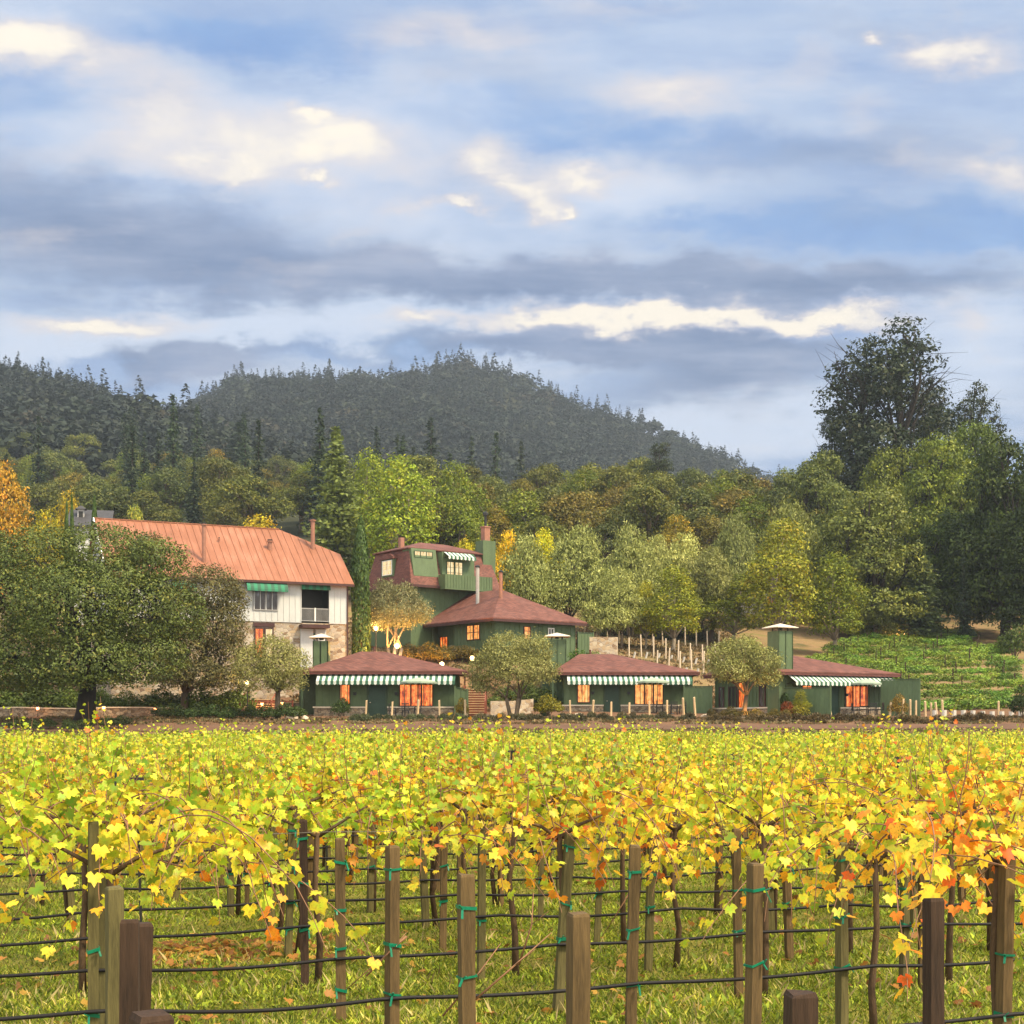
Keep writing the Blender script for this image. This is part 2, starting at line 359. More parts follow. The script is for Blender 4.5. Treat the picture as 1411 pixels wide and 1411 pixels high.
# ------------------------------------------------------------------ mesh helpers
class MB:
    def __init__(s): s.v = []; s.f = []; s.m = []; s.mats = []
    def slot(s, mat):
        if mat not in s.mats: s.mats.append(mat)
        return s.mats.index(mat)
    def add(s, vs, fs, mat=0):
        o = len(s.v); s.v += [tuple(p) for p in vs]; s.f += [tuple(i + o for i in f) for f in fs]; s.m += [mat] * len(fs)
    def box(s, x0, x1, y0, y1, z0, z1, mat=0):
        vs = [(x, y, z) for z in (z0, z1) for y in (y0, y1) for x in (x0, x1)]
        s.add(vs, [(0, 2, 3, 1), (4, 5, 7, 6), (0, 1, 5, 4), (2, 6, 7, 3), (0, 4, 6, 2), (1, 3, 7, 5)], mat)
    def hexa(s, b, t, mat=0):
        s.add(list(b) + list(t), [(3, 2, 1, 0), (4, 5, 6, 7), (0, 1, 5, 4), (1, 2, 6, 5), (2, 3, 7, 6), (3, 0, 4, 7)], mat)
    def slab(s, poly, th, mat=0):
        """polygon (any plane) thickened downwards by th"""
        n = len(poly); b = [(p[0], p[1], p[2] - th) for p in poly]
        s.add(list(poly) + b, [tuple(range(n)), tuple(range(2 * n - 1, n - 1, -1))] + [(i, i + n, (i + 1) % n + n, (i + 1) % n) for i in range(n)], mat)
    def beam(s, p, q, w, h, mat=0):
        p, q = Vector(p), Vector(q); d = (q - p).normalized()
        sd = d.cross(Vector((0, 0, 1)));  sd = sd.normalized() if sd.length > 1e-4 else Vector((1, 0, 0))
        up = sd.cross(d); a, b = sd * w / 2, up * h / 2
        s.hexa([p - a - b, p + a - b, p + a + b, p - a + b], [q - a - b, q + a - b, q + a + b, q - a + b], mat)
    def tube(s, path, rad, sides=7, mat=0, cap=True):
        path = [Vector(p) for p in path]; n = len(path)
        rad = [rad] * n if not hasattr(rad, '__len__') else rad
        o = len(s.v); prev = None
        for i, p in enumerate(path):
            d = (path[min(i + 1, n - 1)] - path[max(i - 1, 0)]).normalized()
            if prev is None:
                a = d.orthogonal().normalized()
            else:
                a = (prev - d * prev.dot(d)); a = a.normalized() if a.length > 1e-5 else d.orthogonal().normalized()
            prev = a; b = d.cross(a)
            for k in range(sides):
                t = 2 * math.pi * k / sides
                s.v.append(tuple(p + (a * math.cos(t) + b * math.sin(t)) * rad[i]))
        for i in range(n - 1):
            for k in range(sides):
                k2 = (k + 1) % sides
                s.f.append((o + i * sides + k, o + i * sides + k2, o + (i + 1) * sides + k2, o + (i + 1) * sides + k)); s.m.append(mat)
        if cap:
            s.f.append(tuple(o + k for k in range(sides))[::-1]); s.m.append(mat)
            s.f.append(tuple(o + (n - 1) * sides + k for k in range(sides))); s.m.append(mat)
    def lathe(s, prof, cx=0, cy=0, sides=12, mat=0):
        o = len(s.v)
        for r, z in prof:
            for k in range(sides):
                t = 2 * math.pi * k / sides
                s.v.append((cx + r * math.cos(t), cy + r * math.sin(t), z))
        for i in range(len(prof) - 1):
            for k in range(sides):
                k2 = (k + 1) % sides
                s.f.append((o + i * sides + k, o + i * sides + k2, o + (i + 1) * sides + k2, o + (i + 1) * sides + k)); s.m.append(mat)
        s.f.append(tuple(o + k for k in range(sides))[::-1]); s.m.append(mat)
        s.f.append(tuple(o + (len(prof) - 1) * sides + k for k in range(sides))); s.m.append(mat)
    def mesh(s, name, mats, smooth=False):
        me = bpy.data.meshes.new(name); me.from_pydata(s.v, [], s.f)
        for mt in (mats if isinstance(mats, (list, tuple)) else [mats]): me.materials.append(MATS[mt])
        me.polygons.foreach_set('material_index', s.m)
        if smooth: me.polygons.foreach_set('use_smooth', [True] * len(s.f))
        me.update()
        return me

def link(name, data, parent=None):
    o = bpy.data.objects.new(name, data); COL.objects.link(o)
    if parent is not None: o.parent = parent
    return o
def part(name, mb, mats, parent, smooth=False):
    return link(name, mb.mesh(name, mats, smooth), parent)
LABELS = {}
def tag(o, label=None, cat=None, group=None, kind=None):
    if label:
        o['label'] = label
        LABELS.setdefault(label, []).append(group)
    if cat: o['category'] = cat
    if group: o['group'] = group
    if kind: o['kind'] = kind
    return o
def thing(name, label, cat, loc=(0, 0, 0), rz=0.0, group=None):
    o = link(name, None); o.location = loc; o.rotation_euler = (0, 0, rz); o.empty_display_size = .3
    return tag(o, label, cat, group)
def solo(name, mb, mats, label, cat, loc=(0, 0, 0), rz=0.0, group=None, smooth=False):
    o = link(name, mb.mesh(name, mats, smooth)); o.location = loc; o.rotation_euler = (0, 0, rz)
    return tag(o, label, cat, group)
def np_mesh(name, V, Fq, mats, col=None, fmat=None, smooth=False):
    """V (n,3), Fq (m,k) constant-size faces -> mesh, fast"""
    me = bpy.data.meshes.new(name)
    V = np.ascontiguousarray(V, dtype=np.float32); Fq = np.ascontiguousarray(Fq, dtype=np.int32); k = Fq.shape[1]
    me.vertices.add(len(V)); me.vertices.foreach_set('co', V.ravel())
    me.loops.add(Fq.size); me.loops.foreach_set('vertex_index', Fq.ravel())
    me.polygons.add(len(Fq)); me.polygons.foreach_set('loop_start', np.arange(0, Fq.size, k, dtype=np.int32))
    try: me.polygons.foreach_set('loop_total', np.full(len(Fq), k, dtype=np.int32))
    except Exception: pass
    for mt in mats: me.materials.append(MATS[mt])
    if fmat is not None: me.polygons.foreach_set('material_index', fmat.astype(np.int32))
    if smooth: me.polygons.foreach_set('use_smooth', np.ones(len(Fq), dtype=bool))
    me.update(calc_edges=True)
    if col is not None:
        ca = me.color_attributes.new('Col', 'FLOAT_COLOR', 'POINT')
        c4 = np.ones((len(V), 4), dtype=np.float32); c4[:, :3] = col; ca.data.foreach_set('color', c4.ravel())
    return me
ORD = ['first', 'second', 'third', 'fourth', 'fifth', 'sixth', 'seventh', 'eighth', 'ninth', 'tenth', 'eleventh', 'twelfth', 'thirteenth',
       'fourteenth', 'fifteenth', 'sixteenth', 'seventeenth', 'eighteenth', 'nineteenth', 'twentieth', 'twenty-first', 'twenty-second', 'twenty-third',
       'twenty-fourth', 'twenty-fifth', 'twenty-sixth', 'twenty-seventh', 'twenty-eighth', 'twenty-ninth', 'thirtieth'] + ['further'] * 60

# ------------------------------------------------------------------ pixel <-> world
def PX(px, d): return (px - CX) / F * d
def PZ(py, d): return EYE + (HY - py) / F * d

# ------------------------------------------------------------------ terrain: one sheet from behind the camera to beyond the hills
_c = [-900, 0, 200, 430, 600, 800, 1000, 1200, 1411, 2200]
ROWS = [
 (66, _c, [0] * 10), (72, _c, [.3] * 10),
 (80, _c, [1.7, 1.7, 1.75, 1.9, 2.0, 2.0, 2.0, 2.0, 2.0, 2.0]),
 (88, _c, [2.7] * 10), (96, _c, [3.1] * 10),
 (101, _c, [3.5, 3.5, 3.5, 3.3, 3.2, 3.2, 3.2, 3.15, 3.15, 3.2]),
 (107, _c, [4.6, 4.8, 4.8, 4.2, 3.7, 3.6, 3.5, 3.4, 3.4, 3.5]),
 (113, _c, [5.6, 5.8, 6.0, 6.4, 7.0, 5.6, 5.0, 4.4, 4.3, 4.6]),
 (118, _c, [6.4, 6.5, 6.8, 7.6, 8.6, 6.8, 6.0, 5.3, 5.2, 5.4]),
 (126, _c, [8, 8, 8.2, 9, 9.2, 8.2, 7.4, 6.7, 6.6, 6.7]),
 (150, _c, [11.5, 11.5, 11.8, 12, 12.2, 12, 11.5, 10.5, 10.6, 11]),
 (165, _c, [14, 14, 14, 14.5, 14.8, 15, 14.7, 12.9, 13.2, 13.5]),
 (200, _c, [20, 20, 21, 22, 24, 24, 24, 19.5, 20, 21]),
 (260, _c, [34, 34, 36, 40, 38, 38, 39, 36, 36, 36]),
 (320, _c, [52, 52, 51, 50, 42, 40, 40, 40, 40, 38]),
 (450, _c, [86, 84, 82, 72, 62, 52, 45, 45, 45, 45]),
 (700, _c, [175, 165, 150, 125, 118, 100, 80, 60, 55, 50]),
 (850, [-900, -300, 0, 100, 220, 430, 600, 800, 1000, 1200, 2200], [240, 240, 206, 195, 176, 184, 180, 150, 110, 80, 60]),
 (1100, [-900, 100, 220, 260, 300, 330, 430, 540, 640, 690, 740, 800, 870, 950, 1000, 1050, 1200, 1500, 2200],
        [225, 226, 222, 238, 256, 265, 266, 266, 279, 267, 256, 243, 233, 220, 207, 191, 165, 150, 110]),
 (1500, [-900, 2200], [120, 110]), (2600, [-900, 2200], [40, 40]),
]
_pxs = np.linspace(-900, 2200, 311)
_tab = np.array([np.interp(_pxs, c, z) for _, c, z in ROWS]); _ds = np.array([r[0] for r in ROWS], float)
def _wob(x, y):
    return (np.sin(x * .021 + 1.3) * np.cos(y * .017) + .5 * np.sin(x * .053 + y * .047 + 2.) + .3 * np.sin(x * .13 - y * .11))
def terrain(x, y):
    x = np.asarray(x, float); y = np.asarray(y, float)
    px = np.clip(CX + F * x / np.maximum(y, 20.0), -900, 2200)
    k = np.clip(np.searchsorted(_ds, y) - 1, 0, len(_ds) - 2)
    t = np.clip((y - _ds[k]) / (_ds[k + 1] - _ds[k]), 0, 1)
    q = (px + 900) / 10.0; i = np.clip(np.floor(q).astype(int), 0, len(_pxs) - 2); fr = q - i
    def at(kk): return _tab[kk, i] * (1 - fr) + _tab[kk, i + 1] * fr
    z = at(k) * (1 - t) + at(k + 1) * t
    far = np.clip((y - 150) / 400, 0, 1)
    return z + far * 4.0 * _wob(x, y) + 0.05 * np.clip((y - 64) / 20, 0, 1) * np.sin(x * .9) * np.sin(y * .8)
def TZ(x, y): return float(terrain(x, y))
def on_ground(px, d):
    x = PX(px, d); return (x, d, TZ(x, d))

def ground_mat():
    m, t, b = new_mat('ground_soil')
    geo = t.node('ShaderNodeNewGeometry'); pos = geo.outputs['Position']
    sp = t.node('ShaderNodeSeparateXYZ'); t.l.new(pos, sp.inputs[0])
    x, y, z = sp.outputs
    n1 = t.noise(pos, .35, 6, .65); n2 = t.noise(pos, 2.5, 6, .7); n3 = t.noise(pos, 9, 5, .7)
    nn = t.m('ADD', t.m('MULTIPLY', n2, .6), t.m('MULTIPLY', n3, .4))
    vine = t.ramp(nn, [(.3, (.05, .05, .012)), (.5, (.16, .15, .028)), (.68, (.28, .23, .06))])
    soil = t.ramp(nn, [(.3, (.085, .048, .03)), (.5, (.14, .078, .045)), (.7, (.20, .125, .072))])
    lawn = t.ramp(nn, [(.3, (.05, .085, .015)), (.7, (.13, .17, .03))])
    hill = t.ramp(n1, [(.35, (.10, .085, .035)), (.5, (.22, .14, .07)), (.65, (.15, .13, .045))])
    wood = t.ramp(n2, [(.3, (.02, .024, .012)), (.7, (.05, .05, .025))])
    yy = t.m('ADD', y, t.m('MULTIPLY', t.m('SUBTRACT', n1, .5), 6.0))
    c = t.mix(t.smooth(yy, 69, 73), vine, t.mix(t.smooth(n1, .48, .56), soil, lawn))
    # a mown strip on the left below the big oak
    c = t.mix(t.m('MULTIPLY', t.smooth(x, -24, -26), t.m('MULTIPLY', t.smooth(yy, 70, 73), t.smooth(yy, 82, 79))), c, lawn)
    c = t.mix(t.smooth(yy, 79, 84), c, soil)
    c = t.mix(t.smooth(yy, 108, 116), c, hill)
    c = t.mix(t.smooth(yy, 196, 206), c, wood)
    t.l.new(c, b.inputs['Base Color']); b.inputs['Roughness'].default_value = 1.0; b.inputs['Specular IOR Level'].default_value = .1
    bp = t.node('ShaderNodeBump'); bp.inputs['Strength'].default_value = .6; bp.inputs['Distance'].default_value = .06
    t.l.new(nn, bp.inputs['Height']); t.l.new(bp.outputs[0], b.inputs['Normal'])
ground_mat()
ys = np.concatenate([np.linspace(-60, 0, 7), np.arange(4, 66, 3.0), np.arange(66, 130, 1.0), np.arange(130, 260, 3.0), np.geomspace(260, 1500, 90)])
us = np.linspace(-1, 1, 221)
gx = us[None, :] * (70 + .78 * np.maximum(ys, 0))[:, None]; gy = np.repeat(ys[:, None], len(us), 1)
gz = terrain(gx, gy)
gv = np.stack([gx, gy, gz], -1).reshape(-1, 3)
a = np.arange(len(ys) - 1)[:, None] * len(us) + np.arange(len(us) - 1)[None, :]
gf = np.stack([a, a + 1, a + 1 + len(us), a + len(us)], -1).reshape(-1, 4)
tag(link('ground', np_mesh('ground', gv, gf, ['ground_soil'], smooth=True)), kind='structure')

# a packed-earth drive along the foot of the cottages (real sheet 4 mm above the bank)
def ribbon(name, pts, w, mat, lift=.006, n=60):
    P = np.array(pts, float); t = np.linspace(0, len(P) - 1, n)
    cx_ = np.interp(t, np.arange(len(P)), P[:, 0]); cy_ = np.interp(t, np.arange(len(P)), P[:, 1])
    vs = []
    for k in np.linspace(-1, 1, 7):
        yy = cy_ + k * w / 2; vs.append(np.stack([cx_, yy, terrain(cx_, yy) + lift + .03], -1))
    V = np.stack(vs, 1).reshape(-1, 3)
    a = np.arange(n - 1)[:, None] * 7 + np.arange(6)[None, :]
    fq = np.stack([a, a + 7, a + 8, a + 1], -1).reshape(-1, 4)
    return tag(link(name, np_mesh(name, V, fq, [mat], smooth=True)), kind='structure')
plain('drive_earth', (.105, .055, .03), .95, .35, .6, .5, 6)
ribbon('path', [(-60, 85.5), (-20, 85), (0, 84.6), (20, 84.6), (60, 86)], 3.4, 'drive_earth')
# ------------------------------------------------------------------ buildings
class Frame:
    """a local frame on the ground: a runs to the right along the front, b runs back, z up; converts photo pixels on a wall to metres"""
    def __init__(s, x, y, z, deg):
        s.o = Vector((x, y, z)); s.r = R(deg); s.c = math.cos(s.r); s.s = math.sin(s.r)
    def A(s, px, b=0.0):
        k = (px - CX) / F; x0 = s.o.x - s.s * b; y0 = s.o.y + s.c * b
        return (k * y0 - x0) / (s.c - k * s.s)
    def B(s, px, a=0.0):
        k = (px - CX) / F; x0 = s.o.x + s.c * a; y0 = s.o.y + s.s * a
        return (k * y0 - x0) / (-s.s - k * s.c)
    def Z(s, py, a, b=0.0):
        return PZ(py, s.o.y + s.s * a + s.c * b) - s.o.z

def battened(mb, axis, fixed, lo, hi, z0, z1, sgn, step=.42, mat=0, th=.03, w=.05):
    """upright battens standing proud of a board wall"""
    n = max(1, int((hi - lo) / step))
    for i in range(n + 1):
        p = lo + (hi - lo) * i / n
        p = min(max(p, lo + w / 2), hi - w / 2)
        a, b = sorted((fixed, fixed + sgn * th))
        if axis == 'a': mb.box(p - w / 2, p + w / 2, a, b, z0 + .01, z1 - .01, mat)
        else: mb.box(a, b, p - w / 2, p + w / 2, z0 + .01, z1 - .01, mat)

def window(parent, a0, a1, z0, z1, fixed=0.0, axis='a', sgn=-1, pane='window_glow', cols=1, rows=1, frame='trim_brown', fw=.07, name='window', label=None, bar=.035):
    """frame standing proud of the wall, pane just behind it, glazing bars; sgn = outward direction along the other axis"""
    f = MB(); p = MB(); g = MB()
    def bx(mb, u0, u1, w0, w1, d0, d1):
        lo, hi = sorted((fixed + sgn * d0, fixed + sgn * d1))
        if axis == 'a': mb.box(u0, u1, lo, hi, w0, w1)
        else: mb.box(lo, hi, u0, u1, w0, w1)
    bx(f, a0 - fw, a0, z0 - fw, z1 + fw, .003, .075); bx(f, a1, a1 + fw, z0 - fw, z1 + fw, .003, .075)
    bx(f, a0, a1, z1, z1 + fw, .003, .075); bx(f, a0, a1, z0 - fw, z0, .003, .085)
    bx(p, a0, a1, z0, z1, .004, .018)
    for i in range(1, cols):
        u = a0 + (a1 - a0) * i / cols; bx(f, u - bar, u + bar, z0, z1, .02, .06)
    for j in range(1, rows):
        w = z0 + (z1 - z0) * j / rows; bx(f, a0, a1, w - bar * .6, w + bar * .6, .021, .045)
    o = part(name, f, frame, parent)
    part('pane', p, pane, o)
    if label: o['label'] = label
    return o

def striped_awning(parent, a0, a1, zt, out, drop, val=.28, n=24, fixed=0.0, sgn=-1, mats=('canvas_white', 'canvas_green'), arms=True):
    mb = MB()
    for i in range(n):
        u0 = a0 + (a1 - a0) * i / n; u1 = a0 + (a1 - a0) * (i + 1) / n; k = i % 2
        y0 = fixed + sgn * .04; y1 = fixed + sgn * out
        q = [(u0, y0, zt), (u1, y0, zt), (u1, y1, zt - drop), (u0, y1, zt - drop)]
        if sgn < 0: q = q[::-1]
        mb.hexa([(x, y, z - .02) for x, y, z in q], q, k)
        zb = zt - drop
        va = [(u0, y1 + sgn * .01, zb), (u1, y1 + sgn * .01, zb), (u1, y1 + sgn * .01, zb - val * .75), ((u0 + u1) / 2, y1 + sgn * .02, zb - val), (u0, y1 + sgn * .01, zb - val * .75)]
        mb.add(va + [(x, y - sgn * .012, z) for x, y, z in va], [(0, 1, 2, 3, 4), (9, 8, 7, 6, 5), (0, 5, 6, 1), (1, 6, 7, 2), (2, 7, 8, 3), (3, 8, 9, 4), (4, 9, 5, 0)], k)
    o = part('awning', mb, list(mats), parent)
    if arms:
        ar = MB()
        for u in (a0 + .03, a1 - .03):
            ar.beam((u, fixed + sgn * .06, zt - drop - .15), (u, fixed + sgn * out, zt - drop - .02), .04, .04)
        part('awning_arm', ar, 'dark_metal', o)
    return o

def hip_roof(mb, x0, x1, y0, y1, z, ridge, th=.09, mat=0):
    (rx0, ry0), (rx1, ry1), rz = ridge
    A, B, C, D = (x0, y0, z), (x1, y0, z), (x1, y1, z), (x0, y1, z); P, Q = (rx0, ry0, rz), (rx1, ry1, rz)
    vs = [A, B, C, D, P, Q] + [(p[0], p[1], z - th) for p in (A, B, C, D)]
    mb.add(vs, [(0, 1, 5, 4), (1, 2, 5), (2, 3, 4, 5), (3, 0, 4), (0, 6, 7, 1), (1, 7, 8, 2), (2, 8, 9, 3), (3, 9, 6, 0), (6, 9, 8, 7)], mat)

def green_chimney(parent, cx_, cy_, w, zb, zt, label=None):
    m = MB(); m.box(cx_ - w / 2, cx_ + w / 2, cy_ - w / 2, cy_ + w / 2, zb, zt)
    for sx in (-1, 1): battened(m, 'a', cy_ - w / 2, cx_ - w / 2, cx_ + w / 2, zb, zt, -1, .5)
    o = part('chimney', m, 'green_paint', parent)
    c = MB(); r = w * .72
    for sx in (-1, 1):
        for sy in (-1, 1):
            c.box(cx_ + sx * w * .3 - .03, cx_ + sx * w * .3 + .03, cy_ + sy * w * .3 - .03, cy_ + sy * w * .3 + .03, zt + .001, zt + .26, 1)
    vs = [(cx_ - r, cy_ - r, zt + .27), (cx_ + r, cy_ - r, zt + .27), (cx_ + r, cy_ + r, zt + .27), (cx_ - r, cy_ + r, zt + .27), (cx_, cy_, zt + .56)]
    vs += [(x, y, z - .05) for x, y, z in vs[:4]]
    c.add(vs, [(0, 1, 4), (1, 2, 4), (2, 3, 4), (3, 0, 4), (0, 5, 6, 1), (1, 6, 7, 2), (2, 7, 8, 3), (3, 8, 5, 0), (5, 8, 7, 6)])
    c.lathe([(.16, zt + .1), (.16, zt + .26)], cx_, cy_, 8, 1)
    part('chimney_cap', c, ['pale_cap', 'dark_metal'], o)
    return o

def cottage(label, x, y, z, deg, W=9.6, D=8.0, H=3.05, eave=(-1.05, 10.45), ridge=(2.66, 4.3), rise=1.55, win1=(1.7, 2.3), door=(3.63, 4.78), win3=(5.8, 8.0),
            chim=(-.05, 3.2, 1.1, 5.4), aw=(.15, 9.62), glow='window_glow', side_glow=None, awn_out=1.15, awn_drop=.62, porch=True):
    t = thing('cottage', label, 'cottage', (x, y, z), R(deg))
    w = MB()
    w.box(0, W, 0, D, -1.4, H)
    battened(w, 'a', 0, 0, W, .62, H - .02, -1)
    battened(w, 'b', 0, 0, D, .62, H - .02, -1); battened(w, 'b', W, 0, D, .62, H - .02, 1)
    part('wall', w, 'green_paint', t)
    s = MB(); 
    for u0, u1 in ((-.0, door[0] - .16), (door[1] + .16, W)):
        s.box(u0, u1, -.13, -.001, -1.35, .62)
    s.box(-.13, -.001, -.13, D, -1.35, .62)
    st = part('stone_base', s, 'low_stone', t)
    c = MB()
    for u0, u1 in ((-.04, door[0] - .13), (door[1] + .13, W + .03)): c.box(u0, u1, -.2, -.033, .621, .72)
    c.box(-.2, -.033, -.2, D, .623, .722)
    part('stone_cap', c, 'pale_cap', st)
    r = MB(); hip_roof(r, eave[0], eave[1], -.62, D + .6, H + .12, ((ridge[0], D / 2), (ridge[1], D / 2), H + .12 + rise))
    rf = part('roof', r, 'roof_brown', t)
    g = MB(); z1 = H + .03
    g.box(eave[0] + .02, eave[1] - .02, -.605, -.54, z1 - .16, z1 - .002); g.box(eave[0] + .02, eave[0] + .085, -.538, D + .5, z1 - .16, z1 - .002); g.box(eave[1] - .085, eave[1] - .02, -.538, D + .5, z1 - .16, z1 - .002)
    part('fascia', g, 'fascia_red', rf)
    window(t, win1[0], win1[1], .92, 2.2, pane=glow)
    window(t, win3[0], win3[1], .78, 2.22, pane=glow, cols=3, bar=.05)
    d = MB(); d.box(door[0], door[1], -.055, -.004, -.05, 2.12)
    for k in (0, 1): d.box(door[0] + .14, door[1] - .14, -.075, -.056, .15 + k * 1.05, 1.0 + k * 1.0)
    do = part('door', d, 'door_green', t)
    h = MB(); h.lathe([(.01, -.03), (.04, -.02), (.04, .02), (.01, .03)], 0, 0, 8)
    ho = part('handle', h, 'pale_cap', do); ho.location = (door[0] + .12, -.12, 1.0)
    fr = MB(); fr.box(door[0] - .13, door[0] - .003, -.09, -.003, -.05, 2.25); fr.box(door[1] + .003, door[1] + .13, -.09, -.003, -.05, 2.25); fr.box(door[0] - .003, door[1] + .003, -.09, -.003, 2.123, 2.25)
    part('door_frame', fr, 'dark_green_paint', do)
    for u in (door[0] - .95, door[1] + .75):
        l = MB(); l.box(u - .12, u + .12, -.22, -.034, 1.62, 1.70); l.box(u - .09, u + .09, -.19, -.06, 1.50, 1.62)
        part('wall_lamp', l, 'dark_metal', t)
    striped_awning(t, aw[0], aw[1], H + .02, awn_out, awn_drop, n=48)
    green_chimney(t, chim[0], chim[1], chim[2], -.5, chim[3])
    if porch:
        p = MB()
        p.box(-1.55, -.14, 2.6, D - .4, -1.3, H + .0)
        part('side_bay', p, 'dark_green_paint', t)
        q = MB(); q.box(-.98, -.84, -.45, -.31, -1.3, H - .02); q.box(-1.0, -.15, -.44, -.32, H - .16, H - .021)
        part('porch_post', q, 'dark_green_paint', t)
    if side_glow:
        for b0, b1, z0, z1, pn in side_glow: window(t, b0, b1, z0, z1, fixed=0, axis='b', sgn=-1, pane=pn)
    v = MB(); v.lathe([(.06, H + .9), (.06, H + 1.95), (.1, H + 1.96), (.1, H + 2.05)], ridge[0] + .9, D / 2 + .7, 8)
    part('vent_pipe', v, 'fascia_red', t)
    return t
cottage('green cottage nearest the white guesthouse, orange-lit windows under a long striped awning', -13.5, 98, 3.1, 0)
cottage('middle green cottage, amber-lit triple window, rows of pale stakes rising behind its roof', 3.94, 106.5, 3.35, 1.5, eave=(-1.0, 10.1), ridge=(1.4, 4.0), win1=(1.0, 1.85), door=(3.05, 4.05),
        win3=(5.3, 7.35), chim=(-.4, 3, 1.35, 5.75), aw=(.15, 9.45), glow='window_glow_bright')
cottage('green cottage beside the hillside vineyard, turned aside, tall green chimney at its corner', 18.8, 99, 3.1, 27, eave=(-.75, 10.2), ridge=(1.0, 2.6), rise=1.55, win1=(1.75, 2.55), door=(3.9, 4.9),
        win3=(5.6, 7.6), chim=(.25, .55, 1.25, 6.0), aw=(.3, 9.6), side_glow=[(1.9, 2.5, .8, 2.3, 'window_dim'), (4.2, 5.0, .3, 2.5, 'window_glow'), (5.3, 6.2, .1, 2.2, 'dark_interior'), (6.9, 7.4, .8, 2.2, 'window_dim')], porch=False)

# ---- white guesthouse: stone below, white boards above, standing-seam orange roof with a clipped right gable
G = Frame(-28.9, 102.5, 6.0, 25)
wg = thing('guesthouse', 'long white guesthouse with stone lower storey and orange seamed metal roof', 'house', tuple(G.o), G.r)
GL, GD, GE = 17.8, 11.0, 7.75
zs = 4.35
s = MB(); s.box(0, GL, 0, GD, -2.5, zs); part('stone_storey', s, 'field_stone', wg)
w = MB(); 
ba0, ba1 = G.A(415), G.A(453)         # the balcony opening is a real recess
w.box(-.02, ba0, -.06, GD + .02, zs + .002, GE); w.box(ba1, GL + .02, -.06, GD + .02, zs + .002, GE); w.box(ba0, ba1, 1.6, GD + .02, zs + .002, GE)
battened(w, 'a', -.06, 0, ba0, zs + .1, GE, -1, .45, w=.06); battened(w, 'a', -.06, ba1, GL, zs + .1, GE, -1, .45, w=.06)
part('upper_wall', w, 'white_siding', wg)
# gable/half-hip wall on the right end and plain gable on the left
rz_ = GE + 4.3
gw = MB(); gw.add([(-.02, .3, GE), (-.02, GD - .3, GE), (-.02, GD / 2, rz_ - .35), (.2, .3, GE), (.2, GD - .3, GE), (.2, GD / 2, rz_ - .35)], [(0, 2, 1), (3, 4, 5), (0, 3, 5, 2), (1, 2, 5, 4)])
part('gable_wall', gw, 'white_siding', wg)
ro = MB(); ov = .55; e0 = -.35; e1 = GL + .4
sl = (rz_ - GE) / (GD / 2)
ze = GE - ov * sl + .1
kz = GE + 2.35; kb = (kz - ze) / sl - ov           # where the verge turns into the half-hip
rr = GL - 3.86
P = [(e0, -ov, ze), (e1, -ov, ze), (e1, kb, kz), (rr, GD / 2, rz_ + .1), (e0, GD / 2, rz_ + .1)]
Pb = [(x, GD - y, z) for x, y, z in P]
ro.slab(P, .1); ro.slab(Pb[::-1], .1)
ro.slab([P[2], Pb[2], P[3]], .1)
# standing seams
for i in range(int((e1 - e0) / .55)):
    x = e0 + .2 + i * .55
    if x < rr: top = (x, GD / 2, rz_ + .1)
    else:
        f = (x - rr) / (e1 - rr); top = (x, GD / 2 + (kb - GD / 2) * f, rz_ + .1 + (kz - rz_ - .1) * f)
    ro.beam((x, -ov + .02, ze + .02), (top[0], top[1] - .02, top[2] + .018), .04, .05)
ro.box(e0, rr, GD / 2 - .09, GD / 2 + .09, rz_ + .09, rz_ + .16)
rf = part('roof', ro, 'roof_orange', wg)
gt = MB(); gt.box(e0, e1, -ov - .1, -ov - .005, ze - .2, ze - .03); part('gutter', gt, 'trim_brown', rf)
vg = MB(); vg.beam((e0 - .05, -ov, ze - .05), (e0 - .05, GD / 2, rz_ + .06), .08, .25); part('verge_board', vg, 'white_trim', rf)
for pxa, pyb, pyt, rad, b in ((281, 783, 724, .16, 1.2), (431, 760, 718, .17, 3.4), (372, 762, 747, .17, 3.0), (302, 754, 744, .05, 3.5)):
    a_ = G.A(pxa, b); zb = ze + sl * (b + ov) - .3; zt = G.Z(pyt, a_, b)
    c = MB(); c.lathe([(rad, zb), (rad, zt)], a_, b, 10); c.lathe([(rad * 1.5, zt + .001), (rad * 1.5, zt + .08), (rad * .7, zt + .12)], a_, b, 10)
    o = part('flue_pipe', c, 'copper_pipe', rf)
    k = MB(); k.lathe([(rad * 1.2, zt + .121), (rad * 1.2, zt + .2)], a_, b, 10); part('flue_cap', k, 'dark_metal', o)
def round_awning(parent, a0, a1, zt, out, h, n=12):
    mb = MB(); seg = 7
    for i in range(n):
        u0 = a0 + (a1 - a0) * i / n; u1 = a0 + (a1 - a0) * (i + 1) / n
        for j in range(seg):
            t0, t1 = j / seg * math.pi / 2, (j + 1) / seg * math.pi / 2
            p = lambda t: (-.07 - out * math.sin(t), zt - h * (1 - math.cos(t)))
            y0, z0 = p(t0); y1, z1 = p(t1)
            q = [(u0, y1, z1), (u1, y1, z1), (u1, y0, z0), (u0, y0, z0)]
            mb.hexa([(x, y + .015, z - .02) for x, y, z in q], q, i % 2)
    return part('awning', mb, ['awning_green', 'canvas_green'], parent)
a0, a1 = G.A(337), G.A(393)
round_awning(wg, a0, a1, G.Z(801, a0), .8, .75)
window(wg, G.A(349), G.A(381), G.Z(839, a0), G.Z(814, a0), fixed=-.06, pane='window_dim', cols=2, frame='grey_trim')
window(wg, G.A(178), G.A(190), G.Z(838, 1.2), G.Z(812, 1.2), fixed=-.06, pane='window_dim', cols=1, frame='white_trim')
